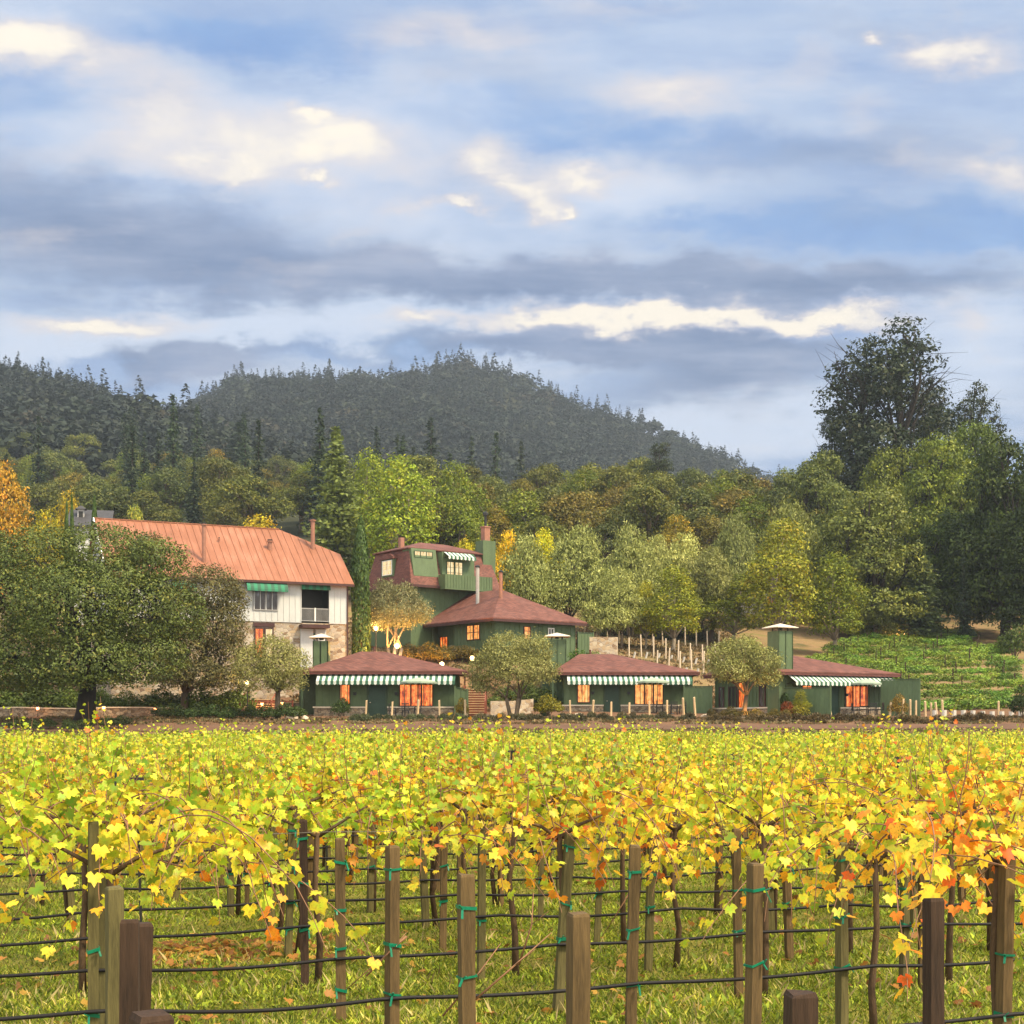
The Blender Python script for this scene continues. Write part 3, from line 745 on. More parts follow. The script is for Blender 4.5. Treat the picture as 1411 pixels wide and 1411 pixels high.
window(wg, G.A(240), G.A(262), G.Z(838, 6), G.Z(812, 6), fixed=-.06, pane='window_dim', cols=2, frame='white_trim')
round_awning(wg, G.A(236), G.A(268), G.Z(803, 6), .8, .7, 8)
round_awning(wg, ba0 - .05, ba1 + .05, G.Z(803, ba0), .25, .5, 8)
b_ = MB(); b_.box(ba0 + .01, ba1 - .01, 1.5, 1.59, zs + .1, GE - .2); b_.box(ba0 + .004, ba0 + .06, -.02, 1.49, zs + .1, GE - .2); b_.box(ba1 - .06, ba1 - .004, -.02, 1.49, zs + .1, GE - .2)
bal = part('balcony', b_, 'dark_interior', wg)
ra = MB(); zr0, zr1 = zs + .14, zs + 1.08
ra.box(ba0, ba1, -.05, .0, zr1, zr1 + .06); ra.box(ba0, ba1, -.05, .0, zr0, zr0 + .05)
for i in range(25):
    u = ba0 + .03 + (ba1 - ba0 - .06) * i / 24; ra.box(u - .012, u + .012, -.04, -.015, zr0 + .05, zr1)
part('railing', ra, 'grey_trim', bal)
ps = MB(); ps.box((ba0 + ba1) / 2 - .05, (ba0 + ba1) / 2 + .05, -.058, .004, zr0, zr1 + .09); part('post', ps, 'white_trim', bal)
window(wg, G.A(352), G.A(362), G.Z(905, a0), G.Z(866, a0), fixed=0, pane='window_glow', frame='trim_brown', fw=.1)
window(wg, G.A(366), G.A(375), G.Z(905, a0), G.Z(866, a0), fixed=0, pane='window_glow_pale', frame='trim_brown', fw=.1)
li = MB(); li.box(G.A(349), G.A(378), -.12, -.002, G.Z(865, a0) + .12, G.Z(862, a0) + .25); part('lintel', li, 'trim_brown', wg)
en = MB(); ea0, ea1 = G.A(412), G.A(450)
en.box(ea0, ea1, -.9, -.002, 3.95, 4.2); part('entry_canopy', en, 'trim_brown', wg)
en = MB(); en.box(ea0 + .1, ea0 + 1.1, -.08, -.003, .6, 3.9); en.box(ea1 - .9, ea1 - .05, -.08, -.003, .6, 3.9); part('entry_panel', en, 'white_siding', wg)
en = MB(); en.box(ea0 + 1.15, ea1 - .95, -.05, -.004, .6, 3.6); part('door', en, 'door_green', wg)
en = MB(); en.box(GL - .04, GL + .06, -.14, -.07, -1, GE - .3); part('downpipe', en, 'trim_brown', wg)

# ---- green house on the rise: hipped wing in front, mansard block behind
H_ = Frame(-1.4, 118, 8.2, 37)
gh = thing('house', 'dark green hillside house with brown mansard roof, balcony and lower hipped wing', 'house', tuple(H_.o), H_.r)
LA, LB, EV = 8.6, 9.8, 3.2
w = MB(); w.box(0, LA, 0, 6.0, -2.2, EV); w.box(.85, LA, 6.0, LB, -2.2, EV)
battened(w, 'a', 0, 0, LA, -1, EV, -1, .5); battened(w, 'b', 0, 0, 6.0, -1, EV, -1, .5); battened(w, 'a', 6.0, 0, .85, -1, EV, 1, .4)
w.box(.12, .3, 9.4, 9.6, -2.2, EV - .2)
part('wing_wall', w, 'green_paint', gh)
r = MB(); x0, x1, y0, y1, z = -.75, LA + .75, -.75, LB + .5, EV + .02
ap = (4.3, 5.0, EV + 3.05)
A, B, C, D, Pq = (x0, y0, z), (x1, y0, z), (x1, y1, z), (x0, y1, z), ap; Q = (4.3, y1, EV + 3.05)
vs = [A, B, C, D, Pq, Q] + [(p[0], p[1], z - .1) for p in (A, B, C, D)]
r.add(vs, [(0, 1, 4), (1, 2, 5, 4), (3, 0, 4, 5), (2, 3, 5), (0, 6, 7, 1), (1, 7, 8, 2), (2, 8, 9, 3), (3, 9, 6, 0), (6, 9, 8, 7)])
rw = part('wing_roof', r, 'roof_brown', gh)
g = MB(); g.box(x0 + .01, x1 - .01, y0 + .01, y0 + .08, z - .3, z - .103); g.box(x0 + .01, x0 + .08, y0 + .083, y1, z - .3, z - .103)
part('gutter', g, 'trim_brown', rw)
# mansard block
U0, U1, V0, V1 = -2.0, 7.2, 9.3, 16.5
mb_, mk, mt = 6.55, 9.85, 10.95
w = MB(); w.box(U0, U1, V0 + .45, V1, -2, mb_ + .05); battened(w, 'a', V0 + .45, U0, U1, 2.5, mb_, -1, .5); part('block_wall', w, 'green_paint', gh)
i1, i2 = .45, 1.0
r = MB()
b4 = [(U0 - .35, V0 - .15, mb_), (U1 + .3, V0 - .15, mb_), (U1 + .3, V1 + .3, mb_), (U0 - .35, V1 + .3, mb_)]
k4 = [(U0 + .15, V0 + i2, mk), (U1 - .45, V0 + i2, mk), (U1 - .45, V1 - .6, mk), (U0 + .15, V1 - .6, mk)]
r.hexa(b4, k4)
part('mansard', r, 'roof_brown', gh)
r = MB(); hip_roof(r, U0 - .05, U1 - .2, V0 + i2 - .25, V1 - .4, mk + .12, ((U0 + 3.2, (V0 + V1) / 2 + .3), (U1 - 3.2, (V0 + V1) / 2 + .3), mt), .1)
ur = part('upper_roof', r, 'roof_brown', gh)
g = MB(); g.box(U0 - .36, U1 + .31, V0 - .24, V0 - .152, mb_ - .12, mb_ + .1); g.box(U0 - .45, U0 - .352, V0 - .15, V1, mb_ - .12, mb_ + .1)
part('gutter', g, 'trim_brown', gh)
# green shed dormer with a strip window
d0, d1 = H_.A(569, V0 + .3), H_.A(603, V0 + .3)
zb, zt_ = H_.Z(793, d0, V0 + .2), mk + .06
m = MB(); yb, yt = V0 + .14, V0 + .62
m.hexa([(d0, yb, zb), (d1, yb, zb), (d1, V0 + 2, zb), (d0, V0 + 2, zb)], [(d0, yt, zt_), (d1, yt, zt_), (d1, V0 + 2, zt_), (d0, V0 + 2, zt_)])
do = part('dormer', m, 'green_paint', gh)
window(do, H_.A(572, yt - .2), H_.A(596, yt - .2), mk - .72, mk - .22, fixed=yt - .1, pane='window_glow_pale', cols=3, frame='dark_green_paint', fw=.05)
# balcony with french windows under a striped awning
c0, c1 = H_.A(607, V0 - .3), H_.A(672, V0 - .3)
m = MB(); m.box(c0 + .4, H_.A(654, V0), V0 + .05, V0 + 2.2, mb_ + .3, mk - .12); gb = part('balcony_bay', m, 'green_paint', gh)
f0, f1 = H_.A(616, V0), H_.A(637, V0)
fz1, fz0 = H_.Z(774, f0, V0), mb_ + .45
window(gb, f0, (f0 + f1) / 2 - .08, fz0, fz1, fixed=V0 + .05, pane='window_glow_pale', cols=2, rows=4, frame='dark_green_paint', bar=.025, name='french_window')
window(gb, (f0 + f1) / 2 + .08, f1, fz0, fz1, fixed=V0 + .05, pane='window_glow_pale', cols=2, rows=4, frame='dark_green_paint', bar=.025, name='french_window')
striped_awning(gb, H_.A(612, V0), H_.A(650, V0), mk - .13, .75, .4, .3, n=14, fixed=V0 + .05)
m = MB(); m.box(c0, c1, V0 - 1.0, V0 - .92, mb_ - .1, mb_ + 1.1); m.box(c0, c0 + .08, V0 - .918, V0 + .04, mb_ - .1, mb_ + 1.1); m.box(c1 - .08, c1, V0 - .918, V0 + .04, mb_ - .1, mb_ + 1.1); m.box(c0, c1, V0 - 1.0, V0 - .16, mb_ - .22, mb_ - .102)
battened(m, 'a', V0 - 1.0, c0, c1, mb_ - .1, mb_ + 1.1, -1, .3)
bp_ = part('balcony_parapet', m, 'green_paint', gh)
# arched dormer on the left slope
e0_ = H_.B(547, U0 + .1); e1_ = H_.B(530, U0 + .1); lo, hi = sorted((e0_, e1_))
m = MB(); m.box(U0 - .25, U0 + 1.2, lo, hi, 7.6, 9.15)
pr = []
for k in range(9):
    t = math.pi * k / 8; pr.append((lo + hi) / 2 - math.cos(t) * (hi - lo + .3) / 2)
n = 9
vs = [(U0 - .4, pr[k], 9.151 + .5 * math.sin(math.pi * k / 8)) for k in range(n)] + [(U0 + 1.2, pr[k], 9.151 + .5 * math.sin(math.pi * k / 8)) for k in range(n)]
m.add(vs, [tuple(range(n))[::-1], tuple(range(n, 2 * n))] + [(k, k + 1, k + 1 + n, k + n) for k in range(n - 1)], 1)
ad = part('arched_dormer', m, ['green_paint', 'roof_brown'], gh)
window(ad, lo + .3, hi - .3, 7.8, 9.0, fixed=U0 - .25, axis='b', sgn=-1, pane='window_glow_pale', cols=2, rows=3, frame='white_trim', bar=.02, fw=.06)
# big green chimney with masonry top and metal flue
ca, cb = H_.A(669, 10.6), 10.6
czt = H_.Z(746, ca, cb)
m = MB(); m.box(ca - .7, ca + .7, cb - .6, cb + .6, EV, czt); ch = part('chimney', m, 'green_paint', gh)
m = MB(); m.box(ca - .3, ca + .3, cb - .3, cb + .3, czt + .001, czt + 1.25); m.box(ca - .36, ca + .36, cb - .36, cb + .36, czt + 1.251, czt + 1.36); part('chimney_stack', m, 'copper_pipe', ch)
m = MB(); m.lathe([(.12, czt + 1.361), (.12, czt + 2.4), (.24, czt + 2.401), (.24, czt + 2.6), (.06, czt + 2.75)], ca, cb, 9); part('flue_cap', m, 'dark_metal', ch)
for pxa, pyb, pyt, b in ((658, 818, 782, 5.5), (690, 826, 789, 3.2)):
    a_ = H_.A(pxa, b); zt2 = H_.Z(pyt, a_, b)
    c = MB(); c.lathe([(.16, EV + .8), (.16, zt2)], a_, b, 9); o = part('flue_pipe', c, 'grey_trim' if pxa == 658 else 'copper_pipe', rw)
    k = MB(); k.lathe([(.22, zt2 + .001), (.22, zt2 + .12), (.1, zt2 + .2)], a_, b, 9); part('flue_cap', k, 'dark_metal', o)
a_ = H_.A(553, 13); c = MB(); c.box(a_ - .2, a_ + .2, 12.8, 13.2, mk + .3, H_.Z(741, a_, 13)); part('vent_stack', c, 'copper_pipe', ur)
# windows of the wing
lo, hi = sorted((H_.B(644, 0), H_.B(661, 0)))
window(gh, lo, hi, H_.Z(881, 0, 3.1), H_.Z(862, 0, 3.1), fixed=0, axis='b', sgn=-1, pane='window_glow_bright', cols=2, rows=2, frame='trim_brown', bar=.05)
lo, hi = sorted((H_.B(600, .85), H_.B(617, .85)))
window(gh, lo, min(hi, 9.3), -.6, 2.1, fixed=.85, axis='b', sgn=-1, pane='window_glow', cols=3, frame='trim_brown', name='glazed_door')
window(gh, H_.A(722), H_.A(730), H_.Z(881, 3.3), H_.Z(864, 3.3), fixed=0, pane='window_glow_bright', cols=1, rows=3, frame='trim_brown')
window(gh, H_.A(756), H_.A(762), H_.Z(875, 6), H_.Z(867, 6), fixed=0, pane='window_dim', cols=2, frame='white_trim', fw=.1)
m = MB(); m.box(-.12, -.05, 2.8, 3.1, -.4, .2); part('meter_box', m, 'dark_metal', gh)

# ---- two houses mostly hidden by trees
def simple_house(label, x, y, z, deg, W_, D_, Hh, rise, wall, roof, extra=None):
    t = thing('house', label, 'house', (x, y, z), R(deg))
    m = MB(); m.box(0, W_, 0, D_, -3, Hh); part('wall', m, wall, t)
    m = MB(); m.slab([(-.5, -.5, Hh - .1), (W_ + .5, -.5, Hh - .1), (W_ + .5, D_ / 2, Hh + rise), (-.5, D_ / 2, Hh + rise)], .12)
    m.slab([(W_ + .5, D_ + .5, Hh - .1), (-.5, D_ + .5, Hh - .1), (-.5, D_ / 2, Hh + rise), (W_ + .5, D_ / 2, Hh + rise)], .12)
    rf = part('roof', m, roof, t)
    gm = MB()
    for u in (0, W_ - .15): gm.add([(u, 0, Hh), (u, D_, Hh), (u, D_ / 2, Hh + rise - .1), (u + .15, 0, Hh), (u + .15, D_, Hh), (u + .15, D_ / 2, Hh + rise - .1)], [(0, 2, 1), (3, 4, 5), (0, 3, 5, 2), (1, 2, 5, 4), (0, 1, 4, 3)])
    part('gable_wall', gm, wall, t)
    window(t, W_ * .15, W_ * .15 + 1.2, .8, 2.2, pane='window_dim', cols=2, frame='white_trim'); window(t, W_ * .62, W_ * .62 + 1.0, .6, 2.2, pane='window_glow', cols=2, frame='white_trim')
    return t, rf
d = 172; x = PX(985, d); simple_house('grey-roofed house half hidden among the olives and light green trees', x, d, 16.6, 8, 10.5, 7, 3.6, 2.1, 'grey_trim', 'slate_roof')
d = 128; x = PX(100, d)
t, rf = simple_house('dark-roofed house just showing behind the white guesthouse and small cypresses', x, d, 14.6, 12, 2.9, 6, 6.0, 1.8, 'white_siding', 'slate_roof')
m = MB(); m.box(.3, .9, 1.3, 1.9, 5.8, 7.6); o = part('cupola', m, 'grey_trim', rf); m = MB(); m.box(.42, .78, 1.28, 1.299, 6.5, 7.4); part('pane', m, 'dark_interior', o)
m = MB(); m.hexa([(.1, 1.1, 7.601), (1.1, 1.1, 7.601), (1.1, 2.1, 7.601), (.1, 2.1, 7.601)], [(.5, 1.5, 7.95), (.7, 1.5, 7.95), (.7, 1.7, 7.95), (.5, 1.7, 7.95)]); part('cupola_roof', m, 'slate_roof', o)
# ------------------------------------------------------------------ trees
def unit(v): return v / np.maximum(np.linalg.norm(v, axis=-1, keepdims=True), 1e-9)
def leafcloud(rng, C, N, size, asp=.5, fold=.15, tdir=None):
    """one folded rhombic leaf (or spray of leaves) per centre -> verts (4n,3), faces (n,4)"""
    n = len(C); N = unit(N)
    t = rng.normal(size=(n, 3)) if tdir is None else tdir + rng.normal(size=(n, 3)) * .35
    t = unit(t - N * (t * N).sum(1, keepdims=True)); b = np.cross(N, t)
    s = size[:, None]
    V = np.stack([C - t * s * .5, C + b * s * asp * .5 + N * s * fold, C + t * s * .5, C - b * s * asp * .5 + N * s * fold], 1)
    return V.reshape(-1, 3), np.arange(4 * n).reshape(-1, 4)
def pick(rng, pal, n):
    w = np.array([p[1] for p in pal], float); c = np.array([p[0] for p in pal], float)
    return c[rng.choice(len(pal), n, p=w / w.sum())]
def lobed_crown(rng, lobes, n_clump, per, rc, leaf, pal, up=.35, asp=.55, low=-.45, sprig=0.0, shell=.4, flat=.6, spread=.22):
    lob = np.array(lobes, float)                     # cx cy cz rx ry rz
    area = (lob[:, 3] * lob[:, 4] + lob[:, 3] * lob[:, 5] + lob[:, 4] * lob[:, 5])
    idx = rng.choice(len(lob), int(n_clump * 1.9), p=area / area.sum())
    dr = unit(rng.normal(size=(len(idx), 3))); 
    keep = dr[:, 2] > low; idx, dr = idx[keep], dr[keep]
    L = lob[idx]; r = 1 - shell * rng.random(len(idx)) ** 1.6
    P = L[:, :3] + dr * L[:, 3:] * r[:, None]
    q = (P[:, None, :] - lob[None, :, :3]) / lob[None, :, 3:]
    inside = ((q ** 2).sum(-1) < .40).sum(1) > 0
    P, dr, idx = P[~inside][:n_clump], dr[~inside][:n_clump], idx[~inside][:n_clump]
    n = len(P)
    nrm = unit(dr / lob[idx, 3:])
    tone = rng.uniform(1 - spread, 1 + spread, n)
    base = pick(rng, pal, n)
    k = per
    off = rng.normal(size=(n, k, 3)) * rc; off[..., 2] *= flat
    C = (P[:, None, :] + off).reshape(-1, 3)
    N = (nrm[:, None, :] * .75 + np.array([0, 0, up]) + rng.normal(size=(n, k, 3)) * .55).reshape(-1, 3)
    S = leaf * rng.uniform(.6, 1.35, n * k)
    T = None
    if sprig:
        T = (nrm[:, None, :] * .5 + np.array([0, 0, sprig]) + rng.normal(size=(n, k, 3)) * .2).reshape(-1, 3)
    V, Fq = leafcloud(rng, C, N, S, asp, .15, T)
    col = np.repeat(base * tone[:, None], k, 0) * rng.uniform(.82, 1.2, (n * k, 1))
    return V, Fq, np.repeat(col, 4, 0)
def limb(mb, rng, p, q, r0, r1, sag=.12, sides=6, n=6):
    p, q = np.array(p, float), np.array(q, float); L = np.linalg.norm(q - p)
    mid = (rng.random(3) - .5) * L * sag * 2
    pts = [p + (q - p) * t + mid * math.sin(math.pi * t) + np.array([0, 0, .10 * L * math.sin(math.pi * t)]) for t in np.linspace(0, 1, n)]
    mb.tube([tuple(x) for x in pts], list(np.linspace(r0, r1, n)), sides)
    return pts
def branchy(rng, lobes, h_fork, r0, stems=1, spread=.3, twigs=3):
    mb = MB(); lob = np.array(lobes, float); order = np.argsort(lob[:, 2])
    forks = []
    for s in range(stems):
        a = 2 * math.pi * (s + rng.random() * .6) / stems; off = spread * (stems > 1)
        base = np.array([math.cos(a) * off * .4, math.sin(a) * off * .4, -.3])
        top = np.array([math.cos(a) * off * 2 + rng.normal() * .1, math.sin(a) * off * 2 + rng.normal() * .1, h_fork])
        rr = r0 / math.sqrt(stems)
        pts = [base, base * .7 + top * .3 + np.array([rng.normal() * .06, rng.normal() * .06, 0]), top]
        mb.tube([tuple(base)] + [tuple(p) for p in pts[1:]], [rr * 1.5, rr * 1.0, rr * .78], 9)
        forks.append((top, rr * .78))
    for i, l in enumerate(lob):
        f, rr = forks[i % len(forks)]
        pts = limb(mb, rng, f, l[:3], rr * .62, rr * .22, .14)
        for _ in range(twigs):
            d = unit(rng.normal(size=3) + np.array([0, 0, .4])); s = pts[rng.integers(2, 5)]
            limb(mb, rng, s, l[:3] + d * l[3:] * .82, rr * .22, rr * .05, .15, 4, 4)
    return mb

PROTO = {}
def proto(kind, trunk_mb, bark, crown, leafmat='leaves', h=1.0, w=1.0):
    PROTO.setdefault(kind, []).append(dict(trunk=trunk_mb.mesh(kind + '_trunk', bark, True) if trunk_mb else None,
                                           crown=np_mesh(kind + '_crown', crown[0], crown[1], [leafmat], crown[2]), h=h, w=w))
def ring_lobes(rng, n, R_, z0, z1, r, rz, top=True):
    L = []
    for i in range(n):
        a = 2 * math.pi * (i + rng.random() * .7) / n; k = R_ * rng.uniform(.6, 1.05)
        q = rng.uniform(.75, 1.2)
        L.append((math.cos(a) * k, math.sin(a) * k, rng.uniform(z0, z1), r * q, r * q, rz * q))
    if top:
        for i in range(max(1, n // 3)):
            a = rng.random() * 6.28; k = R_ * rng.uniform(0, .45); q = rng.uniform(.8, 1.2)
            L.append((math.cos(a) * k, math.sin(a) * k, z1 + rz * rng.uniform(.3, .7), r * q, r * q, rz * q))
    return L
OAKP = [((0.122, 0.125, 0.023), 5), ((0.153, 0.147, 0.028), 4), ((0.200, 0.170, 0.030), 2), ((0.086, 0.095, 0.020), 3)]
OLIVEP = [((0.295, 0.318, 0.091), 5), ((0.379, 0.393, 0.119), 3), ((0.196, 0.220, 0.056), 3), ((0.477, 0.484, 0.155), 1)]
BROADP = [((0.228, 0.276, 0.024), 5), ((0.314, 0.334, 0.030), 3), ((0.157, 0.196, 0.019), 3), ((0.385, 0.348, 0.030), 1)]
CONP = [((0.037, 0.056, 0.025), 5), ((0.027, 0.043, 0.021), 4), ((0.056, 0.070, 0.027), 2)]
CYPP = [((.075, .12, .030), 5), ((.105, .15, .036), 3), ((.05, .085, .024), 3)]
GREATP = [((0.109, 0.124, 0.022), 5), ((0.142, 0.155, 0.026), 4), ((0.187, 0.184, 0.030), 2), ((0.074, 0.089, 0.017), 3)]
EUCP = [((.028, .042, .018), 5), ((.042, .056, .022), 3), ((.06, .065, .024), 1), ((.02, .03, .014), 3)]
BUSHP = [((.085, .105, .028), 5), ((.12, .135, .035), 3), ((.055, .072, .022), 3)]
GREYP = [((.10, .105, .062), 5), ((.13, .125, .075), 3), ((.075, .08, .045), 3)]

for v in range(5):                                   # oaks: broad, billowing
    rng = np.random.default_rng(100 + v)
    L = ring_lobes(rng, 9 + v % 2, 3.2, 4.0, 7.0, 1.6, 1.35)
    proto('oak', branchy(rng, L, 2.6, .38), 'bark', lobed_crown(rng, L, 900, 9, .30, .31, OAKP, low=-.3, shell=.3, spread=.3), h=10.0, w=10.0)
for v in range(4):                                   # great old oaks and bays, leafy from the ground up
    rng = np.random.default_rng(150 + v)
    L = ring_lobes(rng, 9, 4.6, 2.4, 4.6, 2.0, 1.7, False) + ring_lobes(rng, 9, 4.4, 6.0, 9.0, 2.1, 1.8, False) + ring_lobes(rng, 7, 3.4, 10.0, 12.6, 2.0, 1.8, False) + ring_lobes(rng, 4, 1.6, 13.5, 15.0, 1.9, 1.7, False) + [(0, 0, 8, 2.8, 2.8, 4)]
    proto('great_oak', branchy(rng, L, 2.4, .55, twigs=2), 'bark_dark', lobed_crown(rng, L, 2600, 9, .34, .36, GREATP, up=.35, shell=.35, low=-.45, spread=.3), h=17.0, w=13.0)
for v in range(4):                                   # olives: pale, feathery
    rng = np.random.default_rng(200 + v)
    L = ring_lobes(rng, 7, 1.9, 1.5, 3.0, 1.1, 1.2, False) + ring_lobes(rng, 5, 1.1, 3.2, 4.2, 1.0, 1.3)
    proto('olive', branchy(rng, L, 1.1, .20, stems=2 + v % 2, spread=.3), 'bark', lobed_crown(rng, L, 1800, 11, .19, .20, OLIVEP, up=.2, asp=.34, sprig=.9, shell=.55), h=6.0, w=5.6)
for v in range(4):                                   # taller light-green broadleaf
    rng = np.random.default_rng(300 + v)
    L = [(rng.normal() * .5, rng.normal() * .5, z, 1.0 + r, 1.0 + r, 1.5) for z, r in ((3.0, 1.2), (4.6, 1.4), (6.2, 1.2), (7.8, .7), (9.0, .2))] + ring_lobes(rng, 5, 1.9, 2.6, 6.2, 1.0, 1.4, False)
    proto('broadleaf', branchy(rng, L, 1.6, .22, twigs=2), 'bark_pale', lobed_crown(rng, L, 1150, 9, .26, .24, BROADP, up=.3, shell=.6, spread=.3), h=10.5, w=6.2)
def conifer(rng, H, Rb, n_whorl, per, pal, leaf, droop=.25, taper=1.0, rnd=.6):
    C, N, T, S = [], [], [], []
    for i in range(n_whorl):
        f = (i + rng.random() * .5) / n_whorl; z = H * (.07 + .93 * f); rr = Rb * (1 - f) ** taper * rng.uniform(.75, 1.12) + .12
        nb = max(4, int(per * (1 - f * .6)))
        for j in range(nb):
            a = rng.random() * 6.283; d = np.array([math.cos(a), math.sin(a), 0]); L = rr * rng.uniform(.65, 1.08)
            m = max(2, int(L / (leaf * .42)))
            for q in range(m):
                u = (q + .6) / m
                p = d * L * u; p[2] = z - droop * L * u + .12 * L * u * u
                C.append(p + rng.normal(size=3) * leaf * .16); N.append(np.array([d[0] * .25, d[1] * .25, 1.0]) + rng.normal(size=3) * rnd)
                T.append(d + np.array([0, 0, -droop]) + rng.normal(size=3) * .4); S.append(leaf * rng.uniform(.7, 1.35) * (1.05 - .4 * u))
    C, N, T, S = map(np.array, (C, N, T, S))
    V, Fq = leafcloud(rng, C, N, S, .55, -.12, T)
    col = np.repeat(pick(rng, pal, len(C)) * rng.uniform(.75, 1.25, (len(C), 1)), 4, 0)
    mb = MB(); mb.tube([(0, 0, -.4), (0, 0, H * .5), (0, 0, H * .985)], [Rb * .10, Rb * .06, .02], 7)
    return mb, (V, Fq, col)
for v in range(3):
    rng = np.random.default_rng(400 + v)
    tb, cr = conifer(rng, 20, 4.0, 34, 15, CONP, .85, .25 + .1 * v, .85); proto('conifer', tb, 'bark_dark', cr, h=20, w=7.6)
for v in range(2):                                   # lighter airy conifer with long level boughs
    rng = np.random.default_rng(450 + v)
    tb, cr = conifer(rng, 20, 4.6, 36, 30, [((.12, .15, .045), 5), ((.16, .19, .055), 3), ((.085, .11, .035), 3)], .72, .14, .78, .95); proto('airy_conifer', tb, 'bark_dark', cr, h=20, w=8.2)
for v in range(2):
    rng = np.random.default_rng(500 + v); n = 5200
    z = rng.random(n) ** .9; a = rng.random(n) * 6.283; prof = np.minimum(1, (1 - z) * 3.2) ** .6 * np.minimum(1, .55 + z * 3) * (.86 + .1 * np.sin(a * 3 + z * 9))
    rr = .74 * prof * (1 - .3 * rng.random(n) ** 2)
    C = np.stack([np.cos(a) * rr, np.sin(a) * rr, .15 + z * 8.9], 1)
    N = np.stack([np.cos(a), np.sin(a), .2 + 0 * a], 1) + rng.normal(size=(n, 3)) * .5
    V, Fq = leafcloud(rng, C, N, .24 * rng.uniform(.6, 1.4, n), .42, .1, np.tile([0, 0, 1.0], (n, 1)))
    mb = MB(); mb.tube([(0, 0, -.3), (0, 0, 8)], [.14, .03], 7)
    proto('cypress', mb, 'bark', (V, Fq, np.repeat(pick(rng, CYPP, n) * rng.uniform(.75, 1.25, (n, 1)), 4, 0)), h=9.1, w=1.5)
for v in range(3):                                   # eucalyptus: tall bare limbs with separate leaf masses, sky between
    rng = np.random.default_rng(600 + v)
    L = []
    for z, R_, n, r in ((9, 5.5, 4, 2.8), (13, 5.5, 5, 2.5), (17, 4.4, 4, 2.3), (21, 3.2, 4, 2.1), (24.5, 1.8, 3, 1.9), (27, .6, 1, 1.5)):
        for i in range(n):
            a = 6.283 * (i + rng.random()) / n; k = R_ * rng.uniform(.7, 1.1); q = rng.uniform(.8, 1.15)
            L.append((math.cos(a) * k, math.sin(a) * k, z + rng.normal() * .8, r * q, r * q, r * q * 1.05))
    mb = MB(); tops = []
    trunk = [(0, 0, -.5), (.2, .1, 6), (-.1, .2, 12), (.3, 0, 18), (.1, .1, 25)]
    mb.tube(trunk, [.75, .55, .42, .28, .08], 9)
    for l in L:
        zb = max(2.5, l[2] * rng.uniform(.55, .75)); pts = limb(mb, rng, (.1, .1, zb), l[:3], .2, .07, .1)
        for _ in range(4):
            d = unit(rng.normal(size=3)); limb(mb, rng, pts[4], np.array(l[:3]) + d * np.array(l[3:]) * .85, .06, .02, .15, 4, 4)
    for _ in range(7):                               # dead snags
        z = rng.uniform(17, 24); a = rng.random() * 6.28; ln = rng.uniform(3, 5.5)
        p1 = np.array([math.cos(a) * ln, math.sin(a) * ln, z + ln * .8]); pts = limb(mb, rng, (.1, .1, z - 2), p1, .09, .02, .1, 4)
        for _ in range(4): limb(mb, rng, pts[rng.integers(2, 5)], p1 + rng.normal(size=3) * 1.3, .035, .01, .1, 4, 3)
    proto('eucalyptus', mb, 'bark_dark', lobed_crown(rng, L, 1150, 12, .38, .40, EUCP, up=.2, shell=.75, low=-.9, spread=.3), h=28.5, w=15)
for v in range(4):
    rng = np.random.default_rng(700 + v)
    L = ring_lobes(rng, 5, .5, .35, .6, .48, .42)
    mb = MB()
    for i in range(5):
        a = i * 1.26; limb(mb, rng, (0, 0, -.05), (math.cos(a) * .5, math.sin(a) * .5, .6), .03, .01, .1, 4, 4)
    proto('bush', mb, 'bark', lobed_crown(rng, L, 300, 6, .09, .12, BUSHP, up=.3, low=-.3), h=1.15, w=1.9)
    rng = np.random.default_rng(750 + v); n = 900      # lavender-like mound of upright sprigs
    d = unit(rng.normal(size=(n, 3)) * np.array([1, 1, .8])); d[:, 2] = np.abs(d[:, 2])
    C = d * np.array([.5, .5, .48]) * rng.uniform(.6, 1.0, (n, 1))
    V, Fq = leafcloud(rng, C, rng.normal(size=(n, 3)) + d * .5, .17 * rng.uniform(.6, 1.4, n), .26, .05, d + np.array([0, 0, .6]))
    proto('mound', None, 'bark', (V, Fq, np.repeat(pick(rng, GREYP, n) * rng.uniform(.75, 1.25, (n, 1)), 4, 0)), h=.56, w=1.1)

prng = random.Random(5)
def plant(name, kind, label, cat, x, y, h, w, tint=(1, 1, 1), group=None, var=None, z=None, rot=None, crown_name='crown'):
    P = PROTO[kind]; p = P[prng.randrange(len(P)) if var is None else var]
    z = TZ(x, y) if z is None else z
    sx = w / p['w']; sz = h / p['h']
    if p['trunk'] is None:
        t = link(name, p['crown']); t.color = (*tint, 1)
        tag(t, label, cat, group)
    else:
        t = thing(name, label, cat, group=group)
        link('trunk' if 'bush' not in kind else 'stem', p['trunk'], t)
        c = link(crown_name, p['crown'], t); c.color = (*tint, 1)
    t.location = (x, y, z); t.scale = (sx, sx, sz); t.rotation_euler = (0, 0, prng.random() * 6.28 if rot is None else rot)
    return t
def tree_px(name, kind, label, px, d, py_top, w_px, tint=(1, 1, 1), group=None, cat='tree', var=None, base_py=None, rot=None):
    x = PX(px, d); z = TZ(x, d) if base_py is None else PZ(base_py, d)
    return plant(name, kind, label, cat, x, d, PZ(py_top, d) - z, w_px / F * d, tint, group, var, z, rot)
